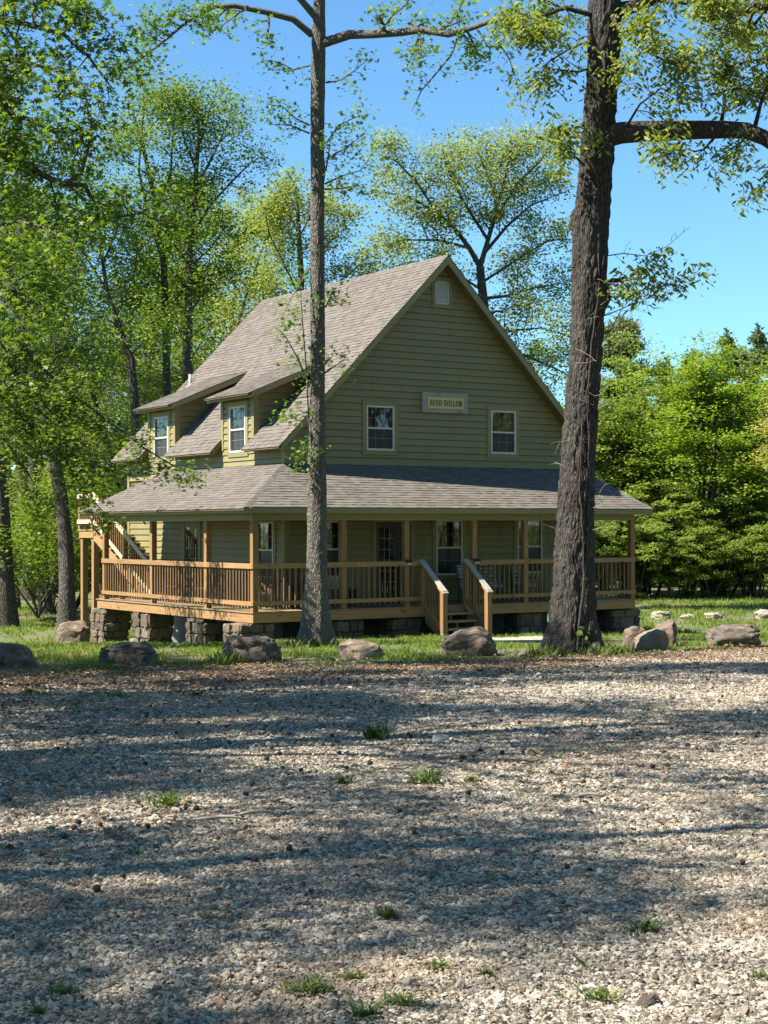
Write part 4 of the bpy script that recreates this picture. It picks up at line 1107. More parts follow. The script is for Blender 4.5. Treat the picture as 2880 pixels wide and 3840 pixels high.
# ---- near left sweetgum, its trunk outside the frame
D3 = 27.5
x, y = CF(-8.6, D3); zb = gz(x, y)
ng = thing('sweetgum_tree', 'shaded dark green sweetgum reaching in with drooping star leaves at upper left', 'tree', (x, y, zb))
def cfp(lat, d, z): q = CF(lat, d); return np.array([q[0], q[1], z])
bark_trunk(ng, [(cfp(-8.6, D3, zb-.1), .34), (cfp(-8.55, D3, zb+4), .27), (cfp(-8.5, D3+.2, zb+9), .21), (cfp(-8.7, D3, zb+14), .12), (cfp(-8.6, D3, zb+17), .04)], 'trunk', M['bark_gum'], 14, 48, 120, .03, .7, 5)
T = Tree(31)
for pts, r, n in (([(-350, 480), (-100, 530), (0, 571), (87, 615), (159, 655), (239, 694), (304, 651), (330, 560), (345, 440)], .11, 11), ([(230, 690), (318, 695), (361, 780), (405, 817), (520, 800), (640, 740)], .05, 8), ([(-400, 150), (-100, 300), (0, 369), (43, 434), (116, 448), (188, 492), (253, 499)], .09, 10),
               ([(-400, -200), (-50, -100), (120, -20), (260, 30), (370, 90)], .08, 11), ([(-350, 0), (-50, 60), (100, 90), (240, 130), (330, 210), (420, 330)], .07, 11), ([(-350, 250), (-60, 210), (80, 230), (200, 260), (300, 330)], .06, 10),
               ([(-400, 900), (-80, 860), (60, 830), (160, 850), (300, 930)], .06, 9), ([(-400, 1050), (-60, 1080), (0, 1130), (100, 1240), (180, 1330)], .06, 8)):
    T.limb(PXL(pts, D3, D3-1.2), r, .014, n, .95, .25, lev=1, spread=1.0, up=-.12, lift=-.06, tw=.5)
for i in range(20):
    z = zb+7+i*.48; p = cfp(-8.6, D3, z); a = i*2.4
    dirv = np.array([math.cos(a), math.sin(a), .45])
    if RH[0]*dirv[0]+RH[1]*dirv[1] > .25 and z < 14: continue
    T.limb(T.path(p, dirv, 3.9-.13*i, 5, .12), .07, .015, 6, 1.3, .25, lev=1)
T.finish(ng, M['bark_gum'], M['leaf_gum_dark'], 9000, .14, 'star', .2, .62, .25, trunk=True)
# low branch hanging over the porch roof corner, from a young tree left of the frame
D4 = 35.5
x, y = CF(-10.6, D4); zb = gz(x, y)
yt = thing('maple_tree', 'young leaning tree whose low leafy branch hangs before the left porch eave', 'tree', (x, y, zb))
T = Tree(41)
T.tube([cfp(-10.6, D4, zb-.2), cfp(-10.5, D4, zb+3), cfp(-10.3, D4, zb+6), cfp(-10.4, D4+.3, zb+9)], .14, .04, 10)
for pts, r, n in (([(-330, 1150), (-60, 1190), (60, 1270), (180, 1400), (300, 1500), (420, 1590), (540, 1680), (640, 1740), (715, 1770)], .05, 12), ([(-330, 1100), (-40, 1060), (70, 1100), (200, 1180), (300, 1290), (360, 1400)], .045, 11), ([(-330, 1350), (-50, 1430), (80, 1560), (230, 1700), (320, 1850), (400, 1930)], .04, 11),
                  ([(-330, 1250), (0, 1330), (140, 1480), (250, 1620), (420, 1745)], .04, 10), ([(-330, 900), (-50, 950), (120, 980), (280, 1060)], .045, 10), ([(-330, 1500), (-60, 1560), (40, 1680), (120, 1800), (180, 1900)], .035, 10), ([(-330, 1000), (-60, 1180), (60, 1380), (130, 1530), (260, 1640)], .035, 10)):
    T.limb(PXL(pts, D4, D4-.6), r, .008, n, .75, .3, lev=1, spread=1.0, up=-.05, lift=-.05, tw=.5)
for i in range(8):
    p = cfp(-10.4, D4, zb+5+i*.5); a = i*2.4; T.limb(T.path(p, (math.cos(a), math.sin(a), .4), 2.2, 5, .12), .04, .01, 5, .9, .25, lev=1)
T.finish(yt, M['bark_far'], M['leaf_mid'], 13000, .125, 'star', .17, .7, .2, trunk=False)

xd, yd = CF(-10.3, 40.6); zd = gz(xd, yd)
dt = thing('maple_sapling', 'young tree at the left frame edge that dapples the side railing', 'tree', (xd, yd, zd)); T = Tree(47)
T.tube([(xd, yd, zd-.1), (xd+.1, yd, zd+3), (xd+.05, yd+.1, zd+8)], .09, .03, 8)
for i in range(11):
    a = i*2.4; p = (xd+.06, yd, zd+4.2+i*.36); T.limb(T.path(p, (math.cos(a), math.sin(a), .25), 2.6-.08*i, 5, .14), .03, .008, 6, .8, .3, True, 1, 1.0, -.03, 5, .5, 0)
T.finish(dt, M['bark_far'], M['leaf_mid'], 3600, .13, 'star', .18, .7, .15)
# ---- tall trees behind and beside the house
D5 = 63.0
def hero(name, label, trunk_px, r0, r1, limbs, d, barkm, leafm, n, size, seed, sublen=1.5, kind='kite', sig=.33, up=.6, subs=8):
    T = Tree(seed); base = PX(*trunk_px[0], d); zb = gz(base[0], base[1])
    root = thing(name, label, 'tree', (base[0], base[1], zb))
    pts = [np.array([base[0], base[1], zb-.2])]+[PX(x, y, d) for x, y in trunk_px[1:]]
    T.limb(pts, r0, r1, 4, sublen, .6, lev=1, k=10)
    known = [(x, y, d) for x, y in trunk_px]
    for i in range(len(trunk_px)-1):
        for t in (.2, .4, .6, .8): known.append((trunk_px[i][0]*(1-t)+trunk_px[i+1][0]*t, trunk_px[i][1]*(1-t)+trunk_px[i+1][1]*t, d))
    for lp, r in limbs:
        k0 = min(known, key=lambda k: (k[0]-lp[0][0])**2+(k[1]-lp[0][1])**2); dz = T.rs.uniform(-2.2, 2.2)
        lp = [k0[:2]]+list(lp[1:]); n_ = len(lp); dp = [k0[2]+dz*i/(n_-1) for i in range(n_)]
        for i in range(n_):
            known.append((lp[i][0], lp[i][1], dp[i]))
            if i: known.append(((lp[i][0]+lp[i-1][0])/2, (lp[i][1]+lp[i-1][1])/2, (dp[i]+dp[i-1])/2))
        T.limb([PX(q[0], q[1], e) for q, e in zip(lp, dp)], r*.68, .018, subs, sublen, .2, lev=1, spread=.95, up=.2, tw=.48)
    T.finish(root, barkm, leafm, n, size, kind, sig, up)
    return root
hero('oak_tree', 'broad yellow green spring oak spreading behind the right of the gable', [(1850, 2230), (1840, 1600), (1815, 1150), (1800, 1000)], .27, .16,
     [([(1805, 1010), (1760, 930), (1700, 850), (1640, 800), (1540, 740), (1440, 720)], .17), ([(1800, 1000), (1830, 900), (1870, 760), (1900, 640), (1920, 520)], .17), ([(1815, 950), (1900, 850), (1990, 770), (2090, 730)], .12), ([(1830, 1120), (1900, 1110), (2000, 1080), (2120, 1060)], .12),
      ([(1830, 1200), (1920, 1240), (2030, 1230), (2140, 1260)], .1), ([(1790, 900), (1740, 760), (1680, 640), (1660, 560)], .1), ([(1760, 930), (1640, 900), (1520, 900), (1400, 930)], .1), ([(1850, 800), (1940, 690), (2030, 600), (2080, 520)], .1), ([(1640, 800), (1560, 680), (1480, 600), (1440, 590)], .08),
      ([(1820, 1080), (1720, 1030), (1620, 1010), (1540, 1000)], .08), ([(1850, 1300), (1960, 1330), (2080, 1380), (2150, 1420)], .09), ([(1870, 760), (1820, 640), (1790, 560)], .08), ([(1850, 1050), (1960, 960), (2060, 900), (2140, 900)], .09)],
     D5, M['bark_far'], M['leaf_spring'], 34000, .13, 51, 1.5)
hero('oak_tree', 'pale spring tree rising behind the middle of the roof ridge', [(1120, 2230), (1115, 1400), (1130, 1050), (1120, 850), (1110, 700)], .22, .05,
     [([(1125, 1100), (1060, 980), (1010, 880), (990, 780)], .07), ([(1130, 1050), (1200, 950), (1260, 880), (1300, 800)], .07), ([(1120, 900), (1080, 780), (1040, 690)], .05), ([(1120, 900), (1180, 780), (1220, 720)], .05), ([(1120, 1150), (1240, 1080), (1330, 1010), (1380, 960)], .06), ([(1115, 1180), (1030, 1100), (980, 1040)], .05)],
     66, M['bark_far'], M['leaf_spring'], 13000, .135, 52, 1.2)
hero('woodland_tree', 'tall open crowned tree with two leaning stems left of the roof', [(640, 2200), (625, 1400), (615, 1000), (580, 750), (530, 520), (500, 430)], .17, .04,
     [([(610, 1000), (560, 820), (520, 640), (540, 400), (570, 320)], .10), ([(590, 800), (640, 650), (650, 480), (620, 340)], .08), ([(560, 680), (470, 600), (420, 480)], .07), ([(615, 1050), (520, 960), (450, 860)], .07), ([(600, 900), (660, 800), (690, 680)], .06), ([(540, 540), (600, 440), (640, 380)], .05), ([(620, 1250), (560, 1150), (500, 1100)], .06), ([(620, 1200), (680, 1100), (720, 1000)], .06)],
     59, M['bark_far'], M['leaf_mid'], 15000, .125, 53, 1.3)
hero('woodland_tree', 'forked tree with crown against the sky just left of the roof', [(700, 2200), (700, 1300), (712, 1000), (730, 720), (745, 520), (740, 400)], .16, .04,
     [([(712, 900), (780, 780), (860, 690), (930, 620), (1000, 570)], .10), ([(730, 720), (800, 580), (850, 470), (880, 420)], .08), ([(735, 650), (690, 520), (680, 400)], .07), ([(740, 540), (780, 440), (800, 380)], .06), ([(710, 1000), (640, 900), (600, 800)], .06), ([(715, 980), (790, 930), (840, 860)], .06), ([(705, 1150), (780, 1080), (830, 1040)], .06)],
     58, M['bark_far'], M['leaf_mid'], 12500, .125, 54, 1.25)
hero('woodland_tree', 'dark stem leaning left through the foliage beside the left dormer', [(520, 2200), (505, 1500), (492, 1349), (463, 1276), (434, 1190), (405, 1112), (386, 987), (370, 820)], .17, .05,
     [([(434, 1190), (500, 1050), (520, 900)], .06), ([(400, 1080), (320, 960), (280, 840)], .06), ([(386, 987), (440, 860), (430, 720)], .06), ([(375, 850), (300, 740), (280, 640)], .05), ([(490, 1340), (560, 1260), (600, 1180)], .05)],
     56, M['bark_far'], M['leaf_mid'], 10000, .125, 55, 1.3)
W = [  # seed, name, label, lat, d, H, r, crown0, spread, leaf, n, size
 (61, 'woodland_tree', 'thick dark trunk at the far left edge of the lawn', -13.55, 57.5, 19, .42, .32, 5.5, 'leaf_mid', 12000, .15),
 (62, 'woodland_tree', 'straight grey trunk rising behind the boulder beside the side stairs', -11.25, 57, 20, .30, .36, 5.0, 'leaf_mid', 12000, .15),
 (63, 'woodland_tree', 'dark mid sized trunk in the left woods, second row', -14.0, 67, 19, .30, .30, 5.0, 'leaf_bright', 11000, .16),
 (64, 'woodland_tree', 'slim trunk in deep shade between the lawn and left woods', -11.6, 71, 17, .2, .22, 4.5, 'leaf_spring', 10500, .16),
 (65, 'woodland_tree', 'tall yellowish tree topping the upper left woods', -16.2, 70, 23, .32, .3, 5.5, 'leaf_spring', 12500, .16),
]
WT = {}
for s_, nm, lb, la, d_, H_, r_, c0, sp, lf, n_, sz in W:
    WT[s_] = forest_tree(s_, nm, lb, 'tree', la, d_, H_, r_, c0, sp, M['bark_far'], M[lf], n_, sz, branches=20)
for sd, lb, la_, d_, H_, W_, z_, lf, n_ in ((171, 'sunlit young maple low at the left edge of the woods', -13.0, 60.5, 6.2, 4.2, 1.3, 'leaf_bright', 9000), (172, 'bright sapling between the two dark left trunks', -12.2, 63, 5.0, 3.4, .8, 'leaf_mid', 7000), (173, 'leafy sapling behind the stair landing posts', -10.4, 62.5, 6.0, 3.8, .6, 'leaf_bright', 8000),
                                       (174, 'spreading understorey tree above the left lawn', -13.6, 66, 9.0, 5.4, 2.8, 'leaf_spring', 10000), (175, 'understorey tree left of the side stairs', -11.0, 67, 8.5, 5.0, 2.0, 'leaf_mid', 10000), (176, 'leafy understorey tree behind the left dormer', -8.6, 68, 8.0, 4.6, 2.0, 'leaf_bright', 8000)):
    x_, y_ = CF(la_, d_); z__ = gz(x_, y_); rs = np.random.RandomState(sd); rt_ = thing('maple_sapling', lb, 'tree', (x_, y_, z__)); T = Tree(sd)
    for i in range(7):
        a = i*.9; T.limb(T.path((x_, y_, z__+.2), (math.cos(a)*.55, math.sin(a)*.55, 1), H_*.85, 7, .12), .05, .012, 7, W_*.42, .3, True, 1, 1.0, 0, 5, .5, .05)
    T.spots = [p for p in T.spots if p[2] > z__+z_]
    T.finish(rt_, M['bark_far'], M[lf], n_, .16, 'kite', .3, .78)
WC = [(63, 'slender woodland tree behind the left dormer roof', -9.2, 72, 1.0, .95), (64, 'woodland tree showing between the left stems', -8.2, 69, 2.1, 1.0), (65, 'back row woodland tree left of the chimney-less ridge', -6.6, 82, 3.0, .86),
      (62, 'left woods tree half hidden by the leaning stem', -12.9, 78, 4.0, .95), (61, 'back row tree at the left frame edge', -17.6, 80, 1.3, 1.0), (63, 'low crowned tree behind the side landing', -10.3, 80, 5.0, .8),
      (64, 'round topped tree just left of the ridge end', -4.3, 84, .7, .80), (63, 'bright tree filling the gap behind the ridge end', -5.4, 76, 2.6, .66), (65, 'tree behind the roof under the pale spring oak', -1.5, 86, 4.4, .66), (64, 'tree crown low behind the gable peak', 3.0, 84, 3.3, .72),
      (62, 'tree behind the right rake of the gable', 6.4, 83, 2.2, .62), (64, 'tree in the gap right of the oak trunk', 8.6, 88, 5.5, .74),
      (64, 'pale back row tree between the far left trunks', -15.2, 86, .4, 1.1), (63, 'bright back row tree above the side landing', -12.2, 88, 1.4, 1.15), (65, 'yellowish back row tree behind the leaning stem', -9.8, 90, 2.4, .95), (64, 'back row tree behind the dormers', -7.4, 92, 3.1, 1.0), (63, 'back row tree at far left behind the thick trunk', -18.5, 90, 4.4, 1.2), (61, 'rearmost woods tree between left edge and landing', -13.8, 96, 5.2, 1.0), (62, 'rearmost woods tree behind the forked tree', -10.6, 98, .9, .95)]
for s_, lb, la, d_, ro, sc_ in WC: copy_tree(WT[s_], lb, la, d_, ro, sc_)
# woods that stand left of and behind the viewer and shade the gravel lot
for i, (s_, la, d_, sc_) in enumerate(((62, -9.6, 16.0, .80), (65, -8.4, 6.5, .72), (61, -13.2, 20.5, .9), (64, -8.6, -2.5, .8), (62, -13.5, 9.0, .95), (63, -11.8, 0.5, .9), (65, -19, 21, .9), (63, -10.4, 24.5, .62), (61, -16, 15.5, 1.0), (62, -19, 4, 1.05), (64, -9.8, 11.5, .8), (61, -8.9, 12.0, 1.1), (63, -21, 27, 1.0), (65, -9.2, 19.5, .95))):
    copy_tree(WT[s_], 'woodland tree standing left of the gravel lot, outside the picture', la, d_, i*1.7, sc_, 'trees left of the gravel lot')
RING = [(61, 36, 22, .9), (62, 41, 27, 1.0), (65, 33, 16, .9), (63, 46, 33, 1.0), (61, 50, 24, 1.1), (62, 29, 8, .95), (65, 43, 14, 1.1), (64, 52, 38, 1.1), (63, 38, 34, .75),
        (62, 17, 20, .95), (63, 15.5, 9, 1.0), (61, 18, 1, 1.0), (64, 21, 30, 1.0), (65, 24, 40, .8), (62, 12, -9, 1.05), (61, 3, -12, 1.05), (65, -7, -13, .95), (63, 8, -19, 1.1), (64, -2, -20, 1.15), (62, -14, -10, 1.0), (61, 20, -14, 1.1), (65, 27, -6, 1.0), (63, 24, 14, 1.05), (62, 31, 24, 1.05), (64, 13.5, 29, .72),
        (61, 26, 33, 1.0), (63, 20, 7, .9), (64, 31, 1, 1.0), (61, 14, -3, .95), (62, 22, 23, 1.0), (65, 37, 6, 1.0), (63, -3, -27, 1.1), (62, 10, -28, 1.1), (65, 17, -24, 1.1), (61, 30, -18, 1.1), (64, 36, 42, .95), (62, 44, 46, 1.0), (63, 28, 46, .8), (61, -12, -20, 1.1)]
for i, (s_, la, d_, sc_) in enumerate(RING):  # unseen trees added to cut sky light and reflect in the panes
    copy_tree(WT[s_], 'unseen woodland tree added across the lot to cut sky light', la, d_, i*2.1, sc_, 'trees across the lot')

# ---- conifers and bushes closing the right side
def leaf_blob(rs, n, cen, rad, lumps=26, shell=.55, low=False):
    """leaf points in flat layered sprays spread through an uneven volume"""
    L_ = []; lumps = int(lumps*3.2)
    wob = rs.uniform(0, 6.28, 4)
    for i in range(lumps):
        v = rs.normal(size=3); v /= np.linalg.norm(v); v[2] = v[2] if low else abs(v[2])*1.2-.4
        a = math.atan2(v[1], v[0]); k = .8+.22*math.sin(2*a+wob[0])+.16*math.sin(5*a+wob[1])+.18*math.sin(4*v[2]+wob[2])
        L_.append((np.array(cen)+v*np.array(rad)*k*rs.uniform(shell*.5, 1.05), rs.uniform(.07, .22)))
    idx = rs.randint(0, lumps, n); v = rs.normal(size=(n, 3)); v /= np.linalg.norm(v, axis=1)[:, None]
    rr = rs.uniform(.2, 1.0, n)
    C = np.array([l[0] for l in L_])[idx]; R_ = np.array([l[1] for l in L_])[idx]
    off = v*(rr*R_)[:, None]*np.array(rad).max()*np.array([1.15, 1.15, .38])
    off[:, 2] -= (off[:, 0]**2+off[:, 1]**2)*.12
    return C+off
def bush(seed, name, label, cat, lat, d, H, Wd, leafm, n, size, up=.6, group=None, z0=.0, stems=5, lumps=30):
    x, y = CF(lat, d); z = gz(x, y); rs = np.random.RandomState(seed)
    root = thing(name, label, cat, (x, y, z), group); T = Tree(seed)
    for i in range(stems):
        a = rs.uniform(0, 6.28); e = rs.uniform(1.05, 1.5)
        T.tube(T.path((x+math.cos(a)*.15, y+math.sin(a)*.15, z-.1), (math.cos(a)*math.cos(e), math.sin(a)*math.cos(e), math.sin(e)), H*rs.uniform(.5, .75), 7, .12, .05), .03+H*.008, .012, 6)
    P = leaf_blob(rs, n, (x, y, z+z0+(H-z0)*.5), (Wd/2, Wd/2, (H-z0)*.55), lumps, low=(name == 'shrub'))
    P[:, 2] = np.maximum(P[:, 2], z+.05+rs.uniform(0, .3, n))
    T.finish(root, M['bark_far'], leafm, 0, 0, 'kite')
    V, Fq = leaf_arrays(P, size, 'kite', rs, up); mk('crown', V, Fq, leafm, root)
    return root
B = {}
B['big'] = bush(71, 'broadleaf_tree', 'large bright green rounded tree at the right edge of the lawn', 'tree', 15.4, 77, 15.6, 9.0, M['leaf_bright'], 36000, .19, .72, stems=6, lumps=60)
B['gold'] = bush(72, 'maple_tree', 'golden yellow maple leaning into the right edge', 'tree', 18.7, 71, 13.2, 5.2, M['leaf_gold'], 19000, .17, .78, z0=2.6, stems=1, lumps=46)
B['mid'] = bush(73, 'broadleaf_tree', 'mid green tree with layered sprays right of the oak trunk', 'tree', 10.7, 78, 12.4, 6.6, M['leaf_shrub'], 26000, .17, .75, lumps=44)
B['low'] = bush(74, 'shrub', 'pale leafy shrub at the lawn edge beside the porch corner', 'shrub', 11.5, 74.0, 4.8, 4.6, M['leaf_shrub'], 15000, .14, .74, lumps=40, group='shrubs along the right lawn edge')
for i, (lb, la, d_, sc_) in enumerate((('shrub at the lawn edge glimpsed under the porch roof corner', 9.4, 73.8, .95), ('low shrub right of the porch corner post', 13.2, 73.6, .72), ('shrub below the bright green tree', 14.9, 73.9, .9), ('shrub beneath the golden maple', 17.0, 73.5, .8), ('shrub closing the lawn at the right frame edge', 18.8, 73.8, 1.0), ('shrub seen between oak trunk and porch post', 8.0, 74.5, 1.1), ('taller shrub behind the right lawn shrubs', 12.6, 76.0, 1.35), ('dark gap shrub under the right trees', 16.2, 76.5, 1.3))):
    copy_tree(B['low'], lb, la, d_, i*1.3, sc_, 'shrubs along the right lawn edge')
for i, (la, d_, sc_) in enumerate(((35, 25, .9), (40, 20, 1.0), (46, 28, 1.0), (40, 33, .9), (33, 17, .8))):
    copy_tree(B['mid'], 'leafy tree across the lot, out of the picture', la, d_, i*1.3, sc_, 'leafy trees across the lot')
copy_tree(B['mid'], 'mid green tree filling behind the bright green tree', 13.0, 82, 2.0, 1.0)
copy_tree(B['mid'], 'mid green tree seen between oak trunk and gable', 8.4, 80, 4.0, .9)
copy_tree(B['big'], 'green tree behind the golden maple', 20.5, 84, 2.5, 1.0)
for i, (lb, la, d_, sc_) in enumerate((('leafy thicket tree between cedar and bright tree', 12.0, 79.5, .8), ('leafy thicket tree low behind the porch corner post', 9.6, 77, .62), ('dense low tree under the bright green tree', 14.4, 76.0, .55), ('dense low tree under the golden maple', 17.4, 75.6, .6))): copy_tree(B['mid'], lb, la, d_, i*1.9+.4, sc_)
copy_tree(B['mid'], 'understorey tree low behind the right shrubs', 17.8, 79, 1.0, .7)
def conifer(seed, label, lat, d, H, Wd, leafm, n, size, cedar=False):
    x, y = CF(lat, d); z = gz(x, y); rs = np.random.RandomState(seed)
    root = thing('cedar_tree' if cedar else 'pine_tree', label, 'tree', (x, y, z)); T = Tree(seed)
    T.tube([(x, y, z-.2), (x, y, z+H*.5), (x, y, z+H)], .2, .02, 8)
    P = []
    nb = 60 if cedar else 70
    for i in range(nb):
        t = rs.uniform(.08 if cedar else .35, .97); a = rs.uniform(0, 6.28); ln = Wd/2*(1-t)**(.6 if cedar else .55)*rs.uniform(.65, 1.1)
        e = .45 if cedar else .35
        dr = np.array([math.cos(a)*math.cos(e), math.sin(a)*math.cos(e), math.sin(e)]); p0 = np.array([x, y, z+H*t])
        T.tube([p0, p0+dr*ln*.6, p0+dr*ln+np.array([0, 0, ln*.15])], .035, .01, 4)
        k = n//nb; u = rs.uniform(.25, 1.05, k)[:, None]; P.append(p0+dr*ln*u+np.array([0, 0, 1])*(u**2)*ln*.15+rs.normal(size=(k, 3))*(.22 if cedar else .2))
    if not cedar:
        k = 120
        P.append(np.array([x, y, z+H])+np.stack([rs.normal(size=k)*.06, rs.normal(size=k)*.06, rs.uniform(-.9, .45, k)], 1))
    T.finish(root, M['bark_far'], leafm, 0, 0, 'kite')
    V, Fq = leaf_arrays(np.concatenate(P), size, 'narrow', rs, .1, -.6); mk('crown', V, Fq, leafm, root)
    return root
ced = conifer(81, 'dense dark cedar standing beyond the lawn, right of the oak trunk', 13.2, 90, 15.2, 8.0, M['leaf_cedar'], 30000, .26, True)
pin = conifer(82, 'pine with upright candles above the golden maple, rightmost of the row', 24.0, 103, 15.9, 6.4, M['leaf_pine'], 20000, .3)
for i, (lb, la, d_, sc_) in enumerate((('pine beside the rightmost pine, slightly shorter', 22.2, 104, .99), ('pine top over the bright green tree', 20.4, 106, .93), ('leftmost pine tip of the far right row', 18.7, 106, .90), ('far pine just clear of the cedar', 16.6, 108, .80))):
    copy_tree(pin, lb, la, d_, i*1.1, sc_)

# ---- far woods all round: nobody could count these
rs = np.random.RandomState(99)
n = 100000
ang = rs.uniform(-math.pi, math.pi, n); front = np.abs(ang) < .5
ang[:44000] = rs.uniform(-.46, .46, 44000)
D_ = 92+rs.uniform(0, 26, n)
lat_ = np.sin(ang)*D_; dd_ = np.cos(ang)*D_
top = 7.0+6.5*fnoise(ang*14, D_*.02, 77)
top = top*np.where((lat_ > -3) & (dd_ > 0), .72, 1.0)+np.where((lat_ < -7) & (dd_ > 0), 4.0, 0)
xy = CAM[:2]+RH*lat_[:, None]+FH*dd_[:, None]
zz = ground_z(xy[:, 0], xy[:, 1])+rs.uniform(0, 1, n)**1.25*top
cl_ = fnoise(ang*60, zz*.7, 3)
P = np.column_stack([xy, zz]); P = P[cl_ > .36]
V, Fq = leaf_arrays(P, .75, 'kite', rs, .55)
tag(mk('far_woods', V, Fq, M['leaf_mid']), kind='stuff')

# ---------------------------------------------------------------- boulders and rocks
def ico(sub):
    import bmesh
    bm = bmesh.new(); bmesh.ops.create_icosphere(bm, subdivisions=sub, radius=1.0)
    V = np.array([v.co[:] for v in bm.verts]); Fq = np.array([[v.index for v in f.verts] for f in bm.faces]); bm.free(); return V, Fq
IV, IF = ico(5)
def n3(V, s, seed):
    return (fnoise(V[:, 0]*s+V[:, 2]*s*.6+3, V[:, 1]*s+seed, seed, 4)+fnoise(V[:, 1]*s+V[:, 2]*s*.9+1, V[:, 0]*s*.7-V[:, 2]*s, seed+50, 4))/2-.5
def boulder(seed, label, px0, px1, ytop, ybase, d, depth, mat, prof=None, name='boulder', cat='boulder', group=None, cuts=11):
    """a faceted boulder spanning photo pixels px0..px1, ytop..ybase at distance d; prof: (u, height) outline of its top"""
    rs = np.random.RandomState(seed); V = np.sign(IV)*np.abs(IV)**.5
    prof = prof or [(0, .55), (.12, .85), (.45, 1), (.8, .9), (1, .4)]
    u = (V[:, 0]-V[:, 0].min())/(V[:, 0].max()-V[:, 0].min())
    h = np.interp(u, [p[0] for p in prof], [p[1] for p in prof])
    V[:, 2] = np.where(V[:, 2] > -.2, -.2+(V[:, 2]+.2)*(1.25*h-.2)/1.05, V[:, 2])
    V[:, 1] *= .75+.25*h
    for i in range(cuts):
        nrm = rs.normal(size=3); nrm[2] *= .35; nrm[1] -= .35; nrm /= np.linalg.norm(nrm)
        pj = V@nrm; hh = pj.max()*rs.uniform(.74, .95); V = np.where((pj > hh)[:, None], V-nrm[None]*(pj-hh)[:, None]*.96, V)
    nz = n3(V, 1.1, seed)[:, None]*.18+n3(V, 2.6, seed+7)[:, None]*.2-np.abs(n3(V, 4.5, seed+3))[:, None]*.26+n3(V, 9, seed+8)[:, None]*.10
    K_ = rs.normal(size=(26, 3)); K_ /= np.linalg.norm(K_, axis=1)[:, None]; Vn = V/np.linalg.norm(V, axis=1)[:, None]+n3(V, 3.0, seed+20)[:, None]*.25
    cell = np.argmax(Vn@K_.T, 1); V = V*(1+rs.uniform(-.15, .05, 26)[cell])[:, None]
    lay = (vnoise(V[:, 2]*7+V[:, 0]*.8, V[:, 1]*.6, seed+4)-.5)[:, None]*.07
    V = V*(1+nz+lay*np.array([[1, 1, .2]]))
    V[:, 2] = np.where(V[:, 2] < -.55, -.55+(V[:, 2]+.55)*.2, V[:, 2])
    lo, hi = V.min(0), V.max(0); V = (V-(lo+hi)/2)/(hi-lo)
    k = d/F_PX; Wm = (px1-px0)*k; Hm = (ybase-ytop)*k*1.08
    c0 = PX((px0+px1)/2, ybase, d); z = gz(c0[0], c0[1])
    X = V[:, 0:1]*Wm*RT[None]; Y = V[:, 1:2]*depth*np.array([[FH[0], FH[1], 0]])
    Wv = X+Y+np.column_stack([0*V[:, 0], 0*V[:, 0], (V[:, 2]+.5)*Hm])
    Wv = Wv+np.array([c0[0], c0[1], z-Hm*.08])
    return tag(mk(name, Wv, IF, mat, None, False), label, cat, group)
boulder(1, 'dark brown boulder cut by the left frame edge', -60, 152, 2438, 2530, 28.3, .9, M['boulder_brown'], [(0, 1), (.55, 1), (.7, .85), (.86, .7), (1, .25)])
boulder(2, 'grey brown boulder in the grass between left edge and porch corner', 372, 590, 2438, 2526, 28.9, .8, M['boulder_dark'], [(0, .5), (.08, .78), (.3, .86), (.5, 1), (.76, .95), (.9, .68), (1, .35)])
boulder(3, 'long dark grooved boulder with pale lichen below the porch corner', 818, 1056, 2402, 2506, 29.6, .9, M['boulder_dark'], [(0, .6), (.1, .9), (.35, 1), (.7, .92), (.95, .76), (1, .45)])
boulder(4, 'small pale tan boulder with a black stain right of the sweetgum trunk', 1266, 1452, 2412, 2486, 31.2, .75, M['boulder_tan'], [(0, .5), (.08, .85), (.25, 1), (.6, .95), (.85, .72), (1, .3)])
boulder(5, 'big peaked brown boulder in front of the steps', 1652, 1866, 2362, 2474, 32.6, .95, M['boulder_brown'], [(0, .42), (.08, .6), (.3, .76), (.55, .97), (.72, 1), (.85, .85), (1, .25)])
boulder(6, 'dark left boulder of the cluster of three right of the oak', 2334, 2430, 2366, 2452, 35.2, .6, M['boulder_brown'], [(0, .7), (.15, .95), (.5, 1), (1, .8)])
boulder(7, 'tall brown boulder at the back of the cluster of three', 2440, 2546, 2342, 2440, 36.4, .8, M['boulder_brown'], [(0, .5), (.4, .88), (.7, 1), (.95, .95), (1, .6)])
boulder(8, 'tan front boulder of the cluster of three right of the oak', 2378, 2512, 2376, 2456, 34.6, .6, M['boulder_tan'], [(0, .6), (.3, .85), (.65, 1), (.9, .85), (1, .45)])
boulder(9, 'rounded boulder with black hollow at the right frame edge', 2652, 2850, 2352, 2438, 36.2, .9, M['boulder_dark'], [(0, .55), (.08, .9), (.3, 1), (.8, 1), (.92, .75), (1, .5)])
boulder(10, 'large brown boulder behind the tall stair post', 208, 345, 2284, 2378, 47.5, 1.0, M['boulder_brown'], [(0, .6), (.1, .9), (.4, 1), (.7, .95), (1, .7)])
for sd, lb, a, b, t_, bs_ in ((11, 'flat pale rock on the far lawn right of the porch corner pier', 2442, 2522, 2282, 2312), (12, 'low pale rock half sunk in the grass, second along the far lawn', 2548, 2610, 2298, 2314), (13, 'pale rock on the far lawn, third from the porch', 2640, 2712, 2290, 2313), (14, 'white pale rock on the far lawn at the right frame edge', 2832, 2900, 2280, 2313), (15, 'pale rock behind the porch corner pier', 2256, 2300, 2278, 2298)):
    boulder(sd, lb, a, b, t_, bs_, 58.5, .8, M['boulder_pale'], None, 'rock', 'rock')
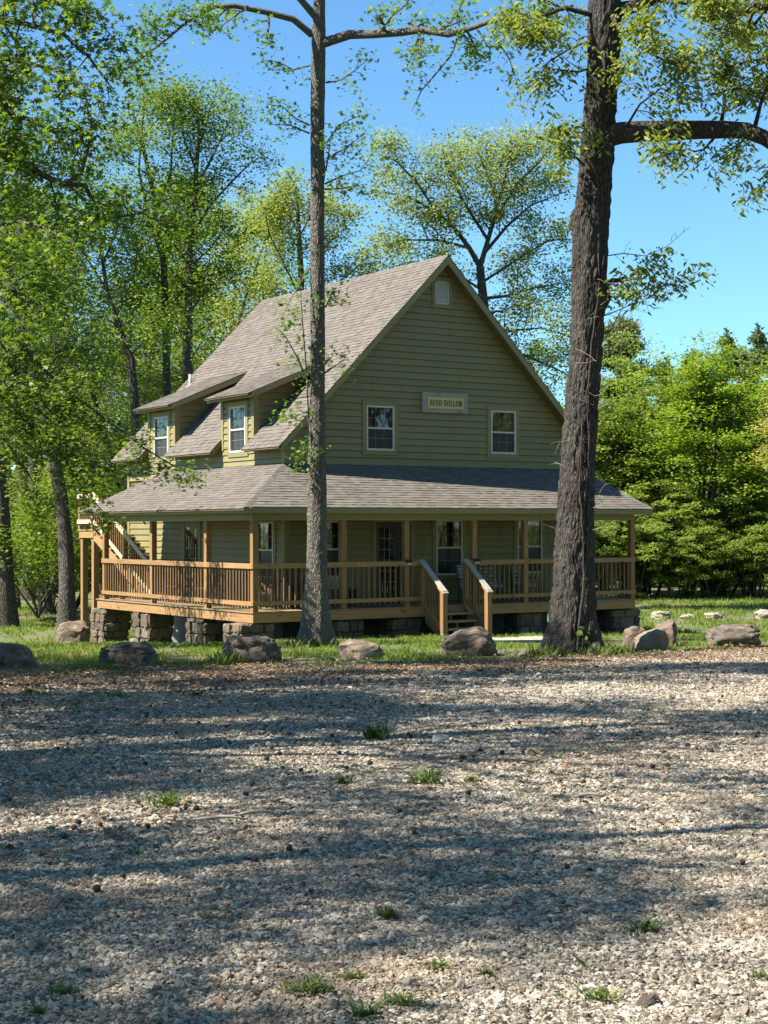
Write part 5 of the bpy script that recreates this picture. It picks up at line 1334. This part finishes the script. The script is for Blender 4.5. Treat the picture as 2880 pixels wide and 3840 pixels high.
for sd, lb, px, py, w, h, d in ((16, 'flat chip of pale stone on the soil left of the big peaked boulder', 1725, 2478, 22, 9, 31.6), (17, 'pale stone chip at the foot of the oak, left side', 1960, 2454, 30, 16, 32.2), (18, 'second pale stone chip at the oak foot', 2000, 2452, 26, 20, 32.4), (19, 'white stone by the second boulder from the left', 432, 2532, 30, 14, 28.0), (20, 'pale stone under the side stairs', 505, 2382, 40, 24, 47.0), (21, 'small pale stone left of the small tan boulder', 1235, 2478, 44, 12, 30.6), (22, 'pale stone under the leftmost pier', 470, 2400, 22, 16, 46.5), (23, 'grey slab lying left of the stair post', 190+60, 2386, 70, 12, 46.0)):
    boulder(sd, lb, px-w/2, px+w/2, py-h, py, d, .22, M['boulder_pale'], None, 'stone', 'stone')
# flagstone path right of the steps
path = bpy.data.objects.new('path', None); COL.objects.link(path); path['kind'] = 'structure'
rs = np.random.RandomState(4)
pb = CF(3.2, 39.5); path.location = (pb[0], pb[1], gz(pb[0], pb[1]))
for i in range(7):
    for j in range(3):
        la = 1.55+i*.46+rs.uniform(-.05, .05)+j*.15; d_ = 38.4+j*.85+i*.10+rs.uniform(-.1, .1); k = rs.randint(5, 8)
        th = np.sort(rs.uniform(0, 6.28, k)); th = np.linspace(0, 6.28, k, endpoint=False)+rs.uniform(-.2, .2, k)
        c = CF(la, d_); z = gz(c[0], c[1])
        poly = [(c[0]+math.cos(t)*rs.uniform(.24, .34)*1.1, c[1]+math.sin(t)*rs.uniform(.3, .42), z+.035+rs.uniform(0, .02)) for t in th]
        m = MB(); m.prism(poly, (0, 0, -.1)); m.put('flagstone', M['flagstone'], path)

# ---------------------------------------------------------------- porch furniture
def patio_chair(label, x, y, rot, striped=True):
    c = thing('patio_chair', label, 'chair', (x, y, 0))
    def P(p): 
        a, b = math.cos(rot), math.sin(rot); return (x+p[0]*a-p[1]*b, y+p[0]*b+p[1]*a, p[2])
    f = MB()
    for sx in (-.29, .29):
        f.tube([P((sx, .3, .0)), P((sx, .25, .42)), P((sx, .34, .95)), P((sx, .38, 1.06))], .016, 6)
        f.tube([P((sx, -.28, 0)), P((sx, -.27, .62)), P((sx, -.1, .66)), P((sx, .28, .64))], .016, 6)
        f.tube([P((sx, -.28, .38)), P((sx, .26, .36))], .014, 6)
    f.tube([P((-.29, .38, 1.06)), P((.29, .38, 1.06))], .016, 6); f.tube([P((-.29, -.27, .38)), P((.29, -.27, .38))], .014, 6)
    f.put('frame', M['metal_black'], c, True)
    def cush(nm, pts, th):
        b = MB(); b.prism([P(p) for p in pts], np.array(P(th))-np.array(P((0, 0, 0)))); return b.put(nm, M['cushion_light'], c)
    cush('seat_cushion', [(-.26, -.27, .39), (.26, -.27, .39), (.26, .24, .37), (-.26, .24, .37)], (0, 0, .10))
    bk = cush('back_cushion', [(-.26, .20, .47), (.26, .20, .47), (.26, .33, 1.04), (-.26, .33, 1.04)], (0, .09, .0))
    # zebra-like black bands, raised 3 mm
    for i in range(5):
        z0 = .50+i*.105; b = MB(); sgn = 1 if i % 2 else -1
        a = [(-.255, 0, z0+.02), (-.05, 0, z0+.07), (.10, 0, z0+.03), (.255, 0, z0+.06), (.255, 0, z0+.095), (.08, 0, z0+.075), (-.06, 0, z0+.10), (-.255, 0, z0+.055)]
        a = [(p[0]*sgn, .197+(p[2]-.47)*.228, p[2]) for p in a]
        if sgn < 0: a = a[::-1]
        b.prism([P(p) for p in a], np.array(P((0, -.004, 0)))-np.array(P((0, 0, 0)))); b.put('stripe', M['metal_black'], bk)
    return c
patio_chair('black patio chair with cream and black striped cushion beside the right step rail', 7.55, 1.0, .35)
patio_chair('black patio chair with striped cushion in the middle bay right of the steps', 8.35, 1.15, -.25)
patio_chair('black patio chair with cream cushion just right of the post near the oak', 9.5, 1.1, -.1)
t_ = thing('side_table', 'small dark round side table between the striped chairs', 'table', (8.0, .62, 0))
m = MB(); m.tube([(8.0, .62, .46), (8.0, .62, .485)], .27, 20); m.add([(8.0+.27*math.cos(a*.3142), .62+.27*math.sin(a*.3142), .486) for a in range(20)], [tuple(range(20))]); m.put('tabletop', M['cushion_light'], t_)
for a in range(3):
    m = MB(); m.tube([(8.0+.2*math.cos(a*2.09), .62+.2*math.sin(a*2.09), .46), (8.0+.24*math.cos(a*2.09), .62+.24*math.sin(a*2.09), 0)], .014, 6); m.put('leg', M['metal_black'], t_)
def wood_chair(label, x, y, rot, rocker=False):
    c = thing('rocking_chair' if rocker else 'porch_chair', label, 'chair', (x, y, 0))
    a_, b_ = math.cos(rot), math.sin(rot)
    def P(p): return (x+p[0]*a_-p[1]*b_, y+p[0]*b_+p[1]*a_, p[2])
    def bar(nm, p, q, w, mat=M['brown_wood'], par=c):
        m = MB(); m.tube([P(p), P(q)], w, 6); return m.put(nm, mat, par)
    for sx in (-.27, .27):
        bar('leg', (sx, -.26, .06), (sx, -.25, .62), .024); bar('leg', (sx, .22, .06), (sx, .32, 1.12), .024)
        m = MB(); m.prism([P((sx-.04, -.32, .62)), P((sx+.04, -.32, .62)), P((sx+.04, .28, .62)), P((sx-.04, .28, .62))], (0, 0, .028)); m.put('armrest', M['brown_wood'], c)
        if rocker:
            pts = [P((sx, -.45+.1*i, .035+.09*((i-4.5)/4.5)**2)) for i in range(10)]; m = MB(); m.tube(pts, .022, 6); m.put('rocker', M['brown_wood'], c)
    m = MB(); m.prism([P((-.27, -.27, .42)), P((.27, -.27, .42)), P((.27, .24, .40)), P((-.27, .24, .40))], (0, 0, .03)); m.put('seat', M['brown_wood'], c)
    for i in range(6):
        u = -.21+i*.084; m = MB(); m.prism([P((u-.03, .235, .45)), P((u+.03, .235, .45)), P((u+.03, .325, 1.08)), P((u-.03, .325, 1.08))], np.array(P((0, .016, 0)))-np.array(P((0, 0, 0)))); m.put('slat', M['brown_wood'], c)
    bar('top_rail', (-.28, .325, 1.10), (.28, .325, 1.10), .03)
wood_chair('dark wooden rocking chair on the left porch beside the lit wall', 1.15, 6.6, -1.35, True)
wood_chair('dark wooden rocking chair nearer the porch corner on the left porch', 1.15, 4.6, -1.5, True)
wood_chair('dark porch chair left of the front bay table', .95, 1.05, -.9)
wood_chair('dark porch chair behind the sweetgum trunk', 2.25, 1.25, .5)
t_ = thing('porch_table', 'dark square table in the front left bay of the porch', 'table', (1.65, .95, 0))
m = MB(); m.box((1.3, .6, .70), (2.0, 1.3, .735)); m.put('tabletop', M['brown_wood'], t_)
for sx in (1.34, 1.92):
    for sy in (.64, 1.22): m = MB(); m.box((sx, sy, 0), (sx+.05, sy+.05, .699)); m.put('leg', M['brown_wood'], t_)
t_ = thing('bench', 'low dark bench under the window behind the second front post', 'bench', (3.3, 1.45, 0))
m = MB(); m.box((2.75, 1.25, .42), (3.95, 1.62, .46)); m.put('seat', M['brown_wood'], t_)
for sx in (2.82, 3.82):
    m = MB(); m.box((sx, 1.28, 0), (sx+.06, 1.58, .419)); m.put('leg', M['brown_wood'], t_)
bx_ = thing('storage_box', 'white lidded box standing on the bench under the window', 'box', (3.05, 1.45, .461))
m = MB(); m.box((2.82, 1.30, .462), (3.35, 1.58, .72)); m.put('body', M['cushion_light'], bx_); m = MB(); m.box((2.80, 1.28, .721), (3.37, 1.60, .76)); m.put('lid', M['cushion_light'], bx_)
fp = thing('flower_pot', 'small red glazed pot on the back end of the left porch', 'pot', (.42, 8.85, 0))
m = MB(); pr_ = [(.07, 0), (.10, .06), (.125, .14), (.13, .17)]
V = []; k = 14
for r, z in pr_: V += [(.42+r*math.cos(a*6.2832/k), 8.85+r*math.sin(a*6.2832/k), z+.002) for a in range(k)]
m.add(V, [(i*k+j, i*k+(j+1) % k, (i+1)*k+(j+1) % k, (i+1)*k+j) for i in range(3) for j in range(k)]+[tuple(range(k))[::-1], tuple(range(3*k, 4*k))]); m.put('pot', M['red_pot'], fp)

# ---------------------------------------------------------------- grass, litter, gravel
rs = np.random.RandomState(12)
def scatter(n, l0, l1, d0, d1, fn):
    la = rs.uniform(l0, l1, n); d = rs.uniform(d0, d1, n); k = fn(la, d) > rs.uniform(0, 1, n); la, d = la[k], d[k]
    xy = CAM[:2]+RH*la[:, None]+FH*d[:, None]
    return la, d, np.column_stack([xy, ground_z(xy[:, 0], xy[:, 1])])
def in_house(P): return (P[:, 0] > .3) & (P[:, 0] < 12.9) & (P[:, 1] > .2) & (P[:, 1] < 12)
def lawn_density(la, d):
    e = edge_d(la); n_ = fnoise(la*.8, d*.55, 61)
    a = sstep(.4, 3.4, d-e+(n_-.5)*4.5)*(.16+1.0*sstep(.40, .62, n_))
    px = np.exp(-((la-3.0)/1.7)**2-((d-39.5)/1.2)**2)
    return np.clip(a-px*1.5, 0, 1)
def blades(P, per, h, w, lean=.5):
    n = len(P); Q = np.repeat(P, per, 0); m_ = len(Q)
    Q = Q+np.column_stack([rs.normal(size=(m_, 2))*.05, np.zeros(m_)])
    a = rs.uniform(0, 6.283, m_); hh = h*rs.uniform(.45, 1.3, m_)*np.repeat(rs.uniform(.6, 1.35, n), per); ww = w*rs.uniform(.7, 1.3, m_)
    le = np.column_stack([np.cos(a), np.sin(a)]); pr = np.column_stack([-le[:, 1], le[:, 0]])
    ln = lean*rs.uniform(.2, 1.3, m_)*hh
    A = Q.copy(); A[:, :2] += pr*ww[:, None]; B_ = Q.copy(); B_[:, :2] -= pr*ww[:, None]
    C = Q.copy(); C[:, :2] += le*(ln*.35)[:, None]+pr*(ww*.6)[:, None]; C[:, 2] += hh*.6
    T_ = Q.copy(); T_[:, :2] += le*ln[:, None]; T_[:, 2] += hh*.95
    V = np.stack([A, B_, T_, C], 1).reshape(-1, 3); return V, np.arange(m_*4).reshape(-1, 4)
la, d, P = scatter(42000, -13, 12, 27, 50, lawn_density); P = P[~in_house(P)]
V1, F1 = blades(P, 5, .085, .006)
la, d, P = scatter(30000, -18, 20, 50, 76, lawn_density); P = P[~in_house(P)]
V2, F2 = blades(P, 4, .13, .011)
tag(mk('grass', np.concatenate([V1, V2]), np.concatenate([F1, F2+len(V1)]), M['grass']), kind='stuff')
def litter_density(la, d):
    e = edge_d(la); n_ = fnoise(la*.7+4, d*.4, 71)
    band = np.exp(-((d-e+1.2)/2.6)**2)*(.5+.9*sstep(.3, .6, n_))*(1-.45*sstep(1, 6, la)); lf = sstep(0, -6, la)*sstep(16, 24, d)*.55
    return np.clip(band*.9+lf+.10*sstep(.5, .7, n_)+.05*sstep(.52, .64, n_), 0, 1)*np.where(d > e+2.5, .22, 1)
la, d, P = scatter(240000, -11, 12, 8, 46, litter_density); P = P[~in_house(P)]
P[:, 2] += .022+rs.uniform(0, .022, len(P))
V, Fq = leaf_arrays(P, .062, 'kite', rs, .78)
tag(mk('leaf_litter', V, Fq, M['litter']), kind='stuff')
# gravel: instanced chips on a cloud of points
pts = []; scs = []
for (d0, d1, dens, s0) in ((4.6, 9, 8200, .0063), (9, 15, 5200, .0078), (15, 23, 2900, .0098), (23, 36.5, 1300, .0128)):
    wmax = .26*d1+1.2; n = int(dens*2*wmax*(d1-d0)); la = rs.uniform(-wmax, wmax, n); d = rs.uniform(d0, d1, n)
    k = (np.abs(la) < .26*d+1.0) & (d < edge_d(la)+rs.normal(size=n)*.35); la, d = la[k], d[k]
    nn = fnoise(la*.6, d*.35, 81); eb = edge_d(la)-d; k = rs.uniform(0, 1, len(la)) < np.clip(1.15-.9*sstep(.5, .72, nn)*sstep(14, 24, d), .25, 1)*(.14+.86*sstep(.6, 6.0, eb+(nn-.5)*6))*(1-.55*sstep(.52, .68, fnoise(la*.22+9, d*.42, 95))); la, d = la[k], d[k]
    xy = CAM[:2]+RH*la[:, None]+FH*d[:, None]; s = s0*np.exp(rs.normal(size=len(la))*.42)
    pts.append(np.column_stack([xy, ground_z(xy[:, 0], xy[:, 1])+.012+s*.22])); scs.append(s)
P = np.concatenate(pts); S = np.concatenate(scs)
gm = bpy.data.meshes.new('gravel'); c0 = np.array([P[:, 0].mean(), P[:, 1].mean(), 0]); P = P-c0
gm.vertices.add(len(P)); gm.vertices.foreach_set('co', P.astype(np.float32).ravel())
def attr(nm, ty, dm, arr, key): a = gm.attributes.new(nm, ty, dm); a.data.foreach_set(key, arr)
attr('chip_scale', 'FLOAT', 'POINT', S.astype(np.float32), 'value')
R_ = np.column_stack([rs.normal(size=len(P))*.32, rs.normal(size=len(P))*.32, rs.uniform(0, 6.283, len(P))]).astype(np.float32)
attr('chip_rot', 'FLOAT_VECTOR', 'POINT', R_.ravel(), 'vector')
attr('chip_kind', 'INT', 'POINT', rs.randint(0, 6, len(P)).astype(np.int32), 'value')
gm.materials.append(M['chip']); gm.update()
gobj = bpy.data.objects.new('gravel', gm); COL.objects.link(gobj); gobj.location = tuple(c0); gobj['kind'] = 'stuff'
ng_ = bpy.data.node_groups.new('gravel_chips', 'GeometryNodeTree')
ng_.interface.new_socket('Geometry', in_out='INPUT', socket_type='NodeSocketGeometry'); ng_.interface.new_socket('Geometry', in_out='OUTPUT', socket_type='NodeSocketGeometry')
G = ng_.nodes; gi = G.new('NodeGroupInput'); go = G.new('NodeGroupOutput')
g2i = G.new('GeometryNodeGeometryToInstance')
for k in range(6):
    ic = G.new('GeometryNodeMeshIcoSphere'); ic.inputs['Radius'].default_value = 1.0; ic.inputs['Subdivisions'].default_value = 2
    nz = G.new('ShaderNodeTexNoise'); nz.noise_dimensions = '4D'; nz.inputs['W'].default_value = k*7.3+1; nz.inputs['Scale'].default_value = .85; nz.inputs['Detail'].default_value = 1.0
    sb = G.new('ShaderNodeVectorMath'); sb.operation = 'SUBTRACT'; sb.inputs[1].default_value = (.5, .5, .5)
    sc = G.new('ShaderNodeVectorMath'); sc.operation = 'SCALE'; sc.inputs['Scale'].default_value = 2.6
    sp = G.new('GeometryNodeSetPosition'); tr = G.new('GeometryNodeTransform'); tr.inputs['Scale'].default_value = (1.15, .82-.05*(k % 3), .42+.07*(k % 4))
    sm_ = G.new('GeometryNodeSetMaterial'); sm_.inputs['Material'].default_value = M['chip']
    ss_ = G.new('GeometryNodeSetShadeSmooth'); ss_.inputs['Shade Smooth'].default_value = False
    lk = ng_.links.new
    lk(nz.outputs['Color'], sb.inputs[0]); lk(sb.outputs[0], sc.inputs[0]); lk(sc.outputs[0], sp.inputs['Offset']); lk(ic.outputs['Mesh'], sp.inputs['Geometry'])
    lk(sp.outputs[0], tr.inputs['Geometry']); lk(tr.outputs[0], sm_.inputs['Geometry']); lk(sm_.outputs[0], ss_.inputs['Geometry']); lk(ss_.outputs[0], g2i.inputs[0])
def named(nm, ty):
    a = G.new('GeometryNodeInputNamedAttribute'); a.data_type = ty; a.inputs['Name'].default_value = nm; return a.outputs['Attribute']
ip = G.new('GeometryNodeInstanceOnPoints'); ip.inputs['Pick Instance'].default_value = True
lk(gi.outputs[0], ip.inputs['Points']); lk(g2i.outputs[0], ip.inputs['Instance']); lk(named('chip_kind', 'INT'), ip.inputs['Instance Index'])
e2r = G.new('FunctionNodeEulerToRotation'); lk(named('chip_rot', 'FLOAT_VECTOR'), e2r.inputs[0]); lk(e2r.outputs[0], ip.inputs['Rotation'])
lk(named('chip_scale', 'FLOAT'), ip.inputs['Scale']); lk(ip.outputs[0], go.inputs[0])
md = gobj.modifiers.new('chips', 'NODES'); md.node_group = ng_

# grass tufts growing through the gravel
TU = [(660, 3560, 3.3, 90, 120, 'green weed tuft in the gravel at left of bottom centre'), ]
tufts = [(1160, 3740, 150, 'largest weed tuft in the near gravel, left of bottom centre'), (1325, 3690, 80, 'small weed tuft just right of the largest tuft'), (1500, 3790, 120, 'broad weed tuft at bottom centre'), (1360, 3835, 120, 'weed tuft cut by the bottom edge below the largest tuft'), (1455, 3460, 90, 'thin spiky weed in the shadow stripe'),
         (2420, 3520, 150, 'grass tuft alone in the gravel on the right'), (2250, 3770, 110, 'pale grass tuft in the lower right gravel'), (2860, 3690, 80, 'grass tuft at the lower right frame edge'), (230, 3740, 100, 'yellow lit grass tuft in the lower left corner'), (150, 3815, 80, 'grass tuft at the bottom left corner'), (310, 3660, 60, 'small grass tuft above the yellow lit tuft'), (790, 3460, 70, 'low green tuft in the left shadow stripe'),
         (620, 3020, 150, 'wide grass patch in the shaded gravel left of centre'), (500, 3225, 60, 'faint grass sprig in the left gravel'), (1410, 2775, 110, 'lit grass tuft in the gravel below the small tan boulder'), (1290, 2960, 60, 'small dark tuft in the shaded gravel at centre'), (1600, 2960, 110, 'dark grass tuft right of centre in shade'), (1770, 2950, 60, 'small grass sprig right of the dark tuft'), (430, 2615, 70, 'grass tuft in the litter below the second boulder'), (110, 2600, 60, 'grass sprig in the litter at the left edge'), (740, 2610, 50, 'green sprig in the litter below the grooved boulder'), (1820, 3680, 70, 'thin grass sprig right of bottom centre'), (1650, 3650, 90, 'dry looking grass tuft right of bottom centre')]
for px, py, w, lb in tufts:
    s = (py-1978)/F_PX; d = 1.60/(s-.030)
    p = PX(px, py, d); z = gz(p[0], p[1]); wm = w*d/F_PX
    root_p = np.array([p[0], p[1], z+.005]); nb = int((22+w*.5)*rs.uniform(.55, 1.25)); sq = rs.uniform(.7, 1.5)
    a = rs.uniform(0, 6.283, nb); hh = wm*rs.uniform(.2, .75, nb)*rs.uniform(.7, 1.15); V = []; Fq = []
    for i in range(nb):
        dr = np.array([math.cos(a[i]), math.sin(a[i]), 0]); pr = np.array([-dr[1], dr[0], 0]); ww = .0045*rs.uniform(.7, 1.5)*max(1, d/7); ln = wm*rs.uniform(.2, .75)
        o = root_p+np.append(rs.normal(size=2)*wm*.2*sq, 0); n0 = len(V)
        for t, k in ((0, .8), (.4, 1.0), (.75, .7), (1.0, .08)):
            c = o+dr*ln*t**1.6+np.array([0, 0, hh[i]*(t-.28*t**3)]); V += [c+pr*ww*k, c-pr*ww*k]
        for j in range(3): Fq.append((n0+2*j, n0+2*j+1, n0+2*j+3, n0+2*j+2))
    tag(mk('grass_tuft', V, Fq, M['tuft']), lb, 'grass tuft', 'grass tufts in the gravel')
la, d, P = scatter(900, -6, 6, 5, 24, lambda a, b: (np.abs(a) < .26*b+.3)*sstep(.5, .66, fnoise(a*.7, b*.5, 123)))
V, Fq = blades(P, 5, .05, .0035, .9)
tag(mk('weed_sprigs', V, Fq, M['tuft']), kind='stuff')
# weeds and clover round the oak and boulders
for la, d_, w, lb in ((3.3, 32.2, .8, 'bright grass clump at the left foot of the oak'), (4.6, 32.7, .9, 'low weeds at the right foot of the oak'), (-1.75, 35.9, 1.0, 'tall grass clump at the left foot of the sweetgum'), (-4.6, 29.6, .8, 'leafy weeds left of the second boulder'), (-2.9, 29.0, .5, 'low weeds before the grooved boulder')):
    c = CF(la, d_); Pn = np.column_stack([c[0]+rs.normal(size=70)*w*.3, c[1]+rs.normal(size=70)*w*.2, np.zeros(70)]); Pn[:, 2] = ground_z(Pn[:, 0], Pn[:, 1])
    V, Fq = blades(Pn, 4, .2, .008, .5); tag(mk('weed_clump', V, Fq, M['tuft']), lb, 'weeds')
for px, py, ln, an, lb in ((905, 3078, .42, .5, 'pale stripped stick lying in the shaded gravel left of centre'), (770, 3095, .5, .05, 'flat grey piece of bark on the shaded gravel'), (2180, 3010, .3, -.2, 'thin twig lying on the gravel at right')):
    q_ = (py-1978)/F_PX; d = 1.6/(q_-.03); p = PX(px, py, d); z = gz(p[0], p[1])+.035; T_d = RH*math.cos(an)+FH*math.sin(an)
    pts_ = [(p[0]+T_d[0]*ln*t, p[1]+T_d[1]*ln*t, z+.012*math.sin(t*7)) for t in np.linspace(-.5, .5, 7)]
    m = MB(); m.tube(pts_, np.array([.008, .012, .013, .012, .013, .011, .007]), 6); tag(m.put('stick', M['grey_wood'], None, True), lb, 'stick')
vp = PX(2182, 2418, 32.6); vz = gz(vp[0], vp[1])
vs = thing('creeper_sprig', 'creeper sprig with broad leaves at the front foot of the oak', 'plant', (vp[0], vp[1], vz))
m = MB(); st_ = [np.array([vp[0], vp[1], vz])+RT*a_+UP*b_ for a_, b_ in ((-.25, .02), (-.1, .05), (.0, .12), (.02, .3), (.0, .42))]; m.tube(st_, .012, 6); m.put('stem', M['vine'], vs, True)
V, Fq = leaf_arrays(np.array([st_[-1]+rs.normal(size=3)*.06 for i in range(9)]), .13, 'kite', rs, .6); mk('leaves', V, Fq, M['leaf_gum_dark'], vs)
# sweetgum seed balls lying about
bvV, bvF = ico(2)
bvV = bvV*(1+.28*(np.arange(len(bvV)) % 2)[:, None]); ball_me = new_mesh('seed_ball', bvV*.0165, bvF, M['ball'])
k = 0
while k < 150:
    d = rs.uniform(7, 27)**1.0; la = rs.uniform(-.25, .25)*d
    if rs.rand() > (.25+.75*sstep(.2*d, -.2*d, la))*sstep(4, 16, d): continue
    x, y = CF(la, d)
    o = link('seed_ball', ball_me, None, (x, y, gz(x, y)+.035), (rs.uniform(0, 6), rs.uniform(0, 6), 0)); s_ = rs.uniform(.8, 1.25); o.scale = (s_, s_, s_)
    tag(o, 'dark spiky sweetgum seed ball lying on the gravel', 'seed ball', 'seed balls on the gravel'); k += 1
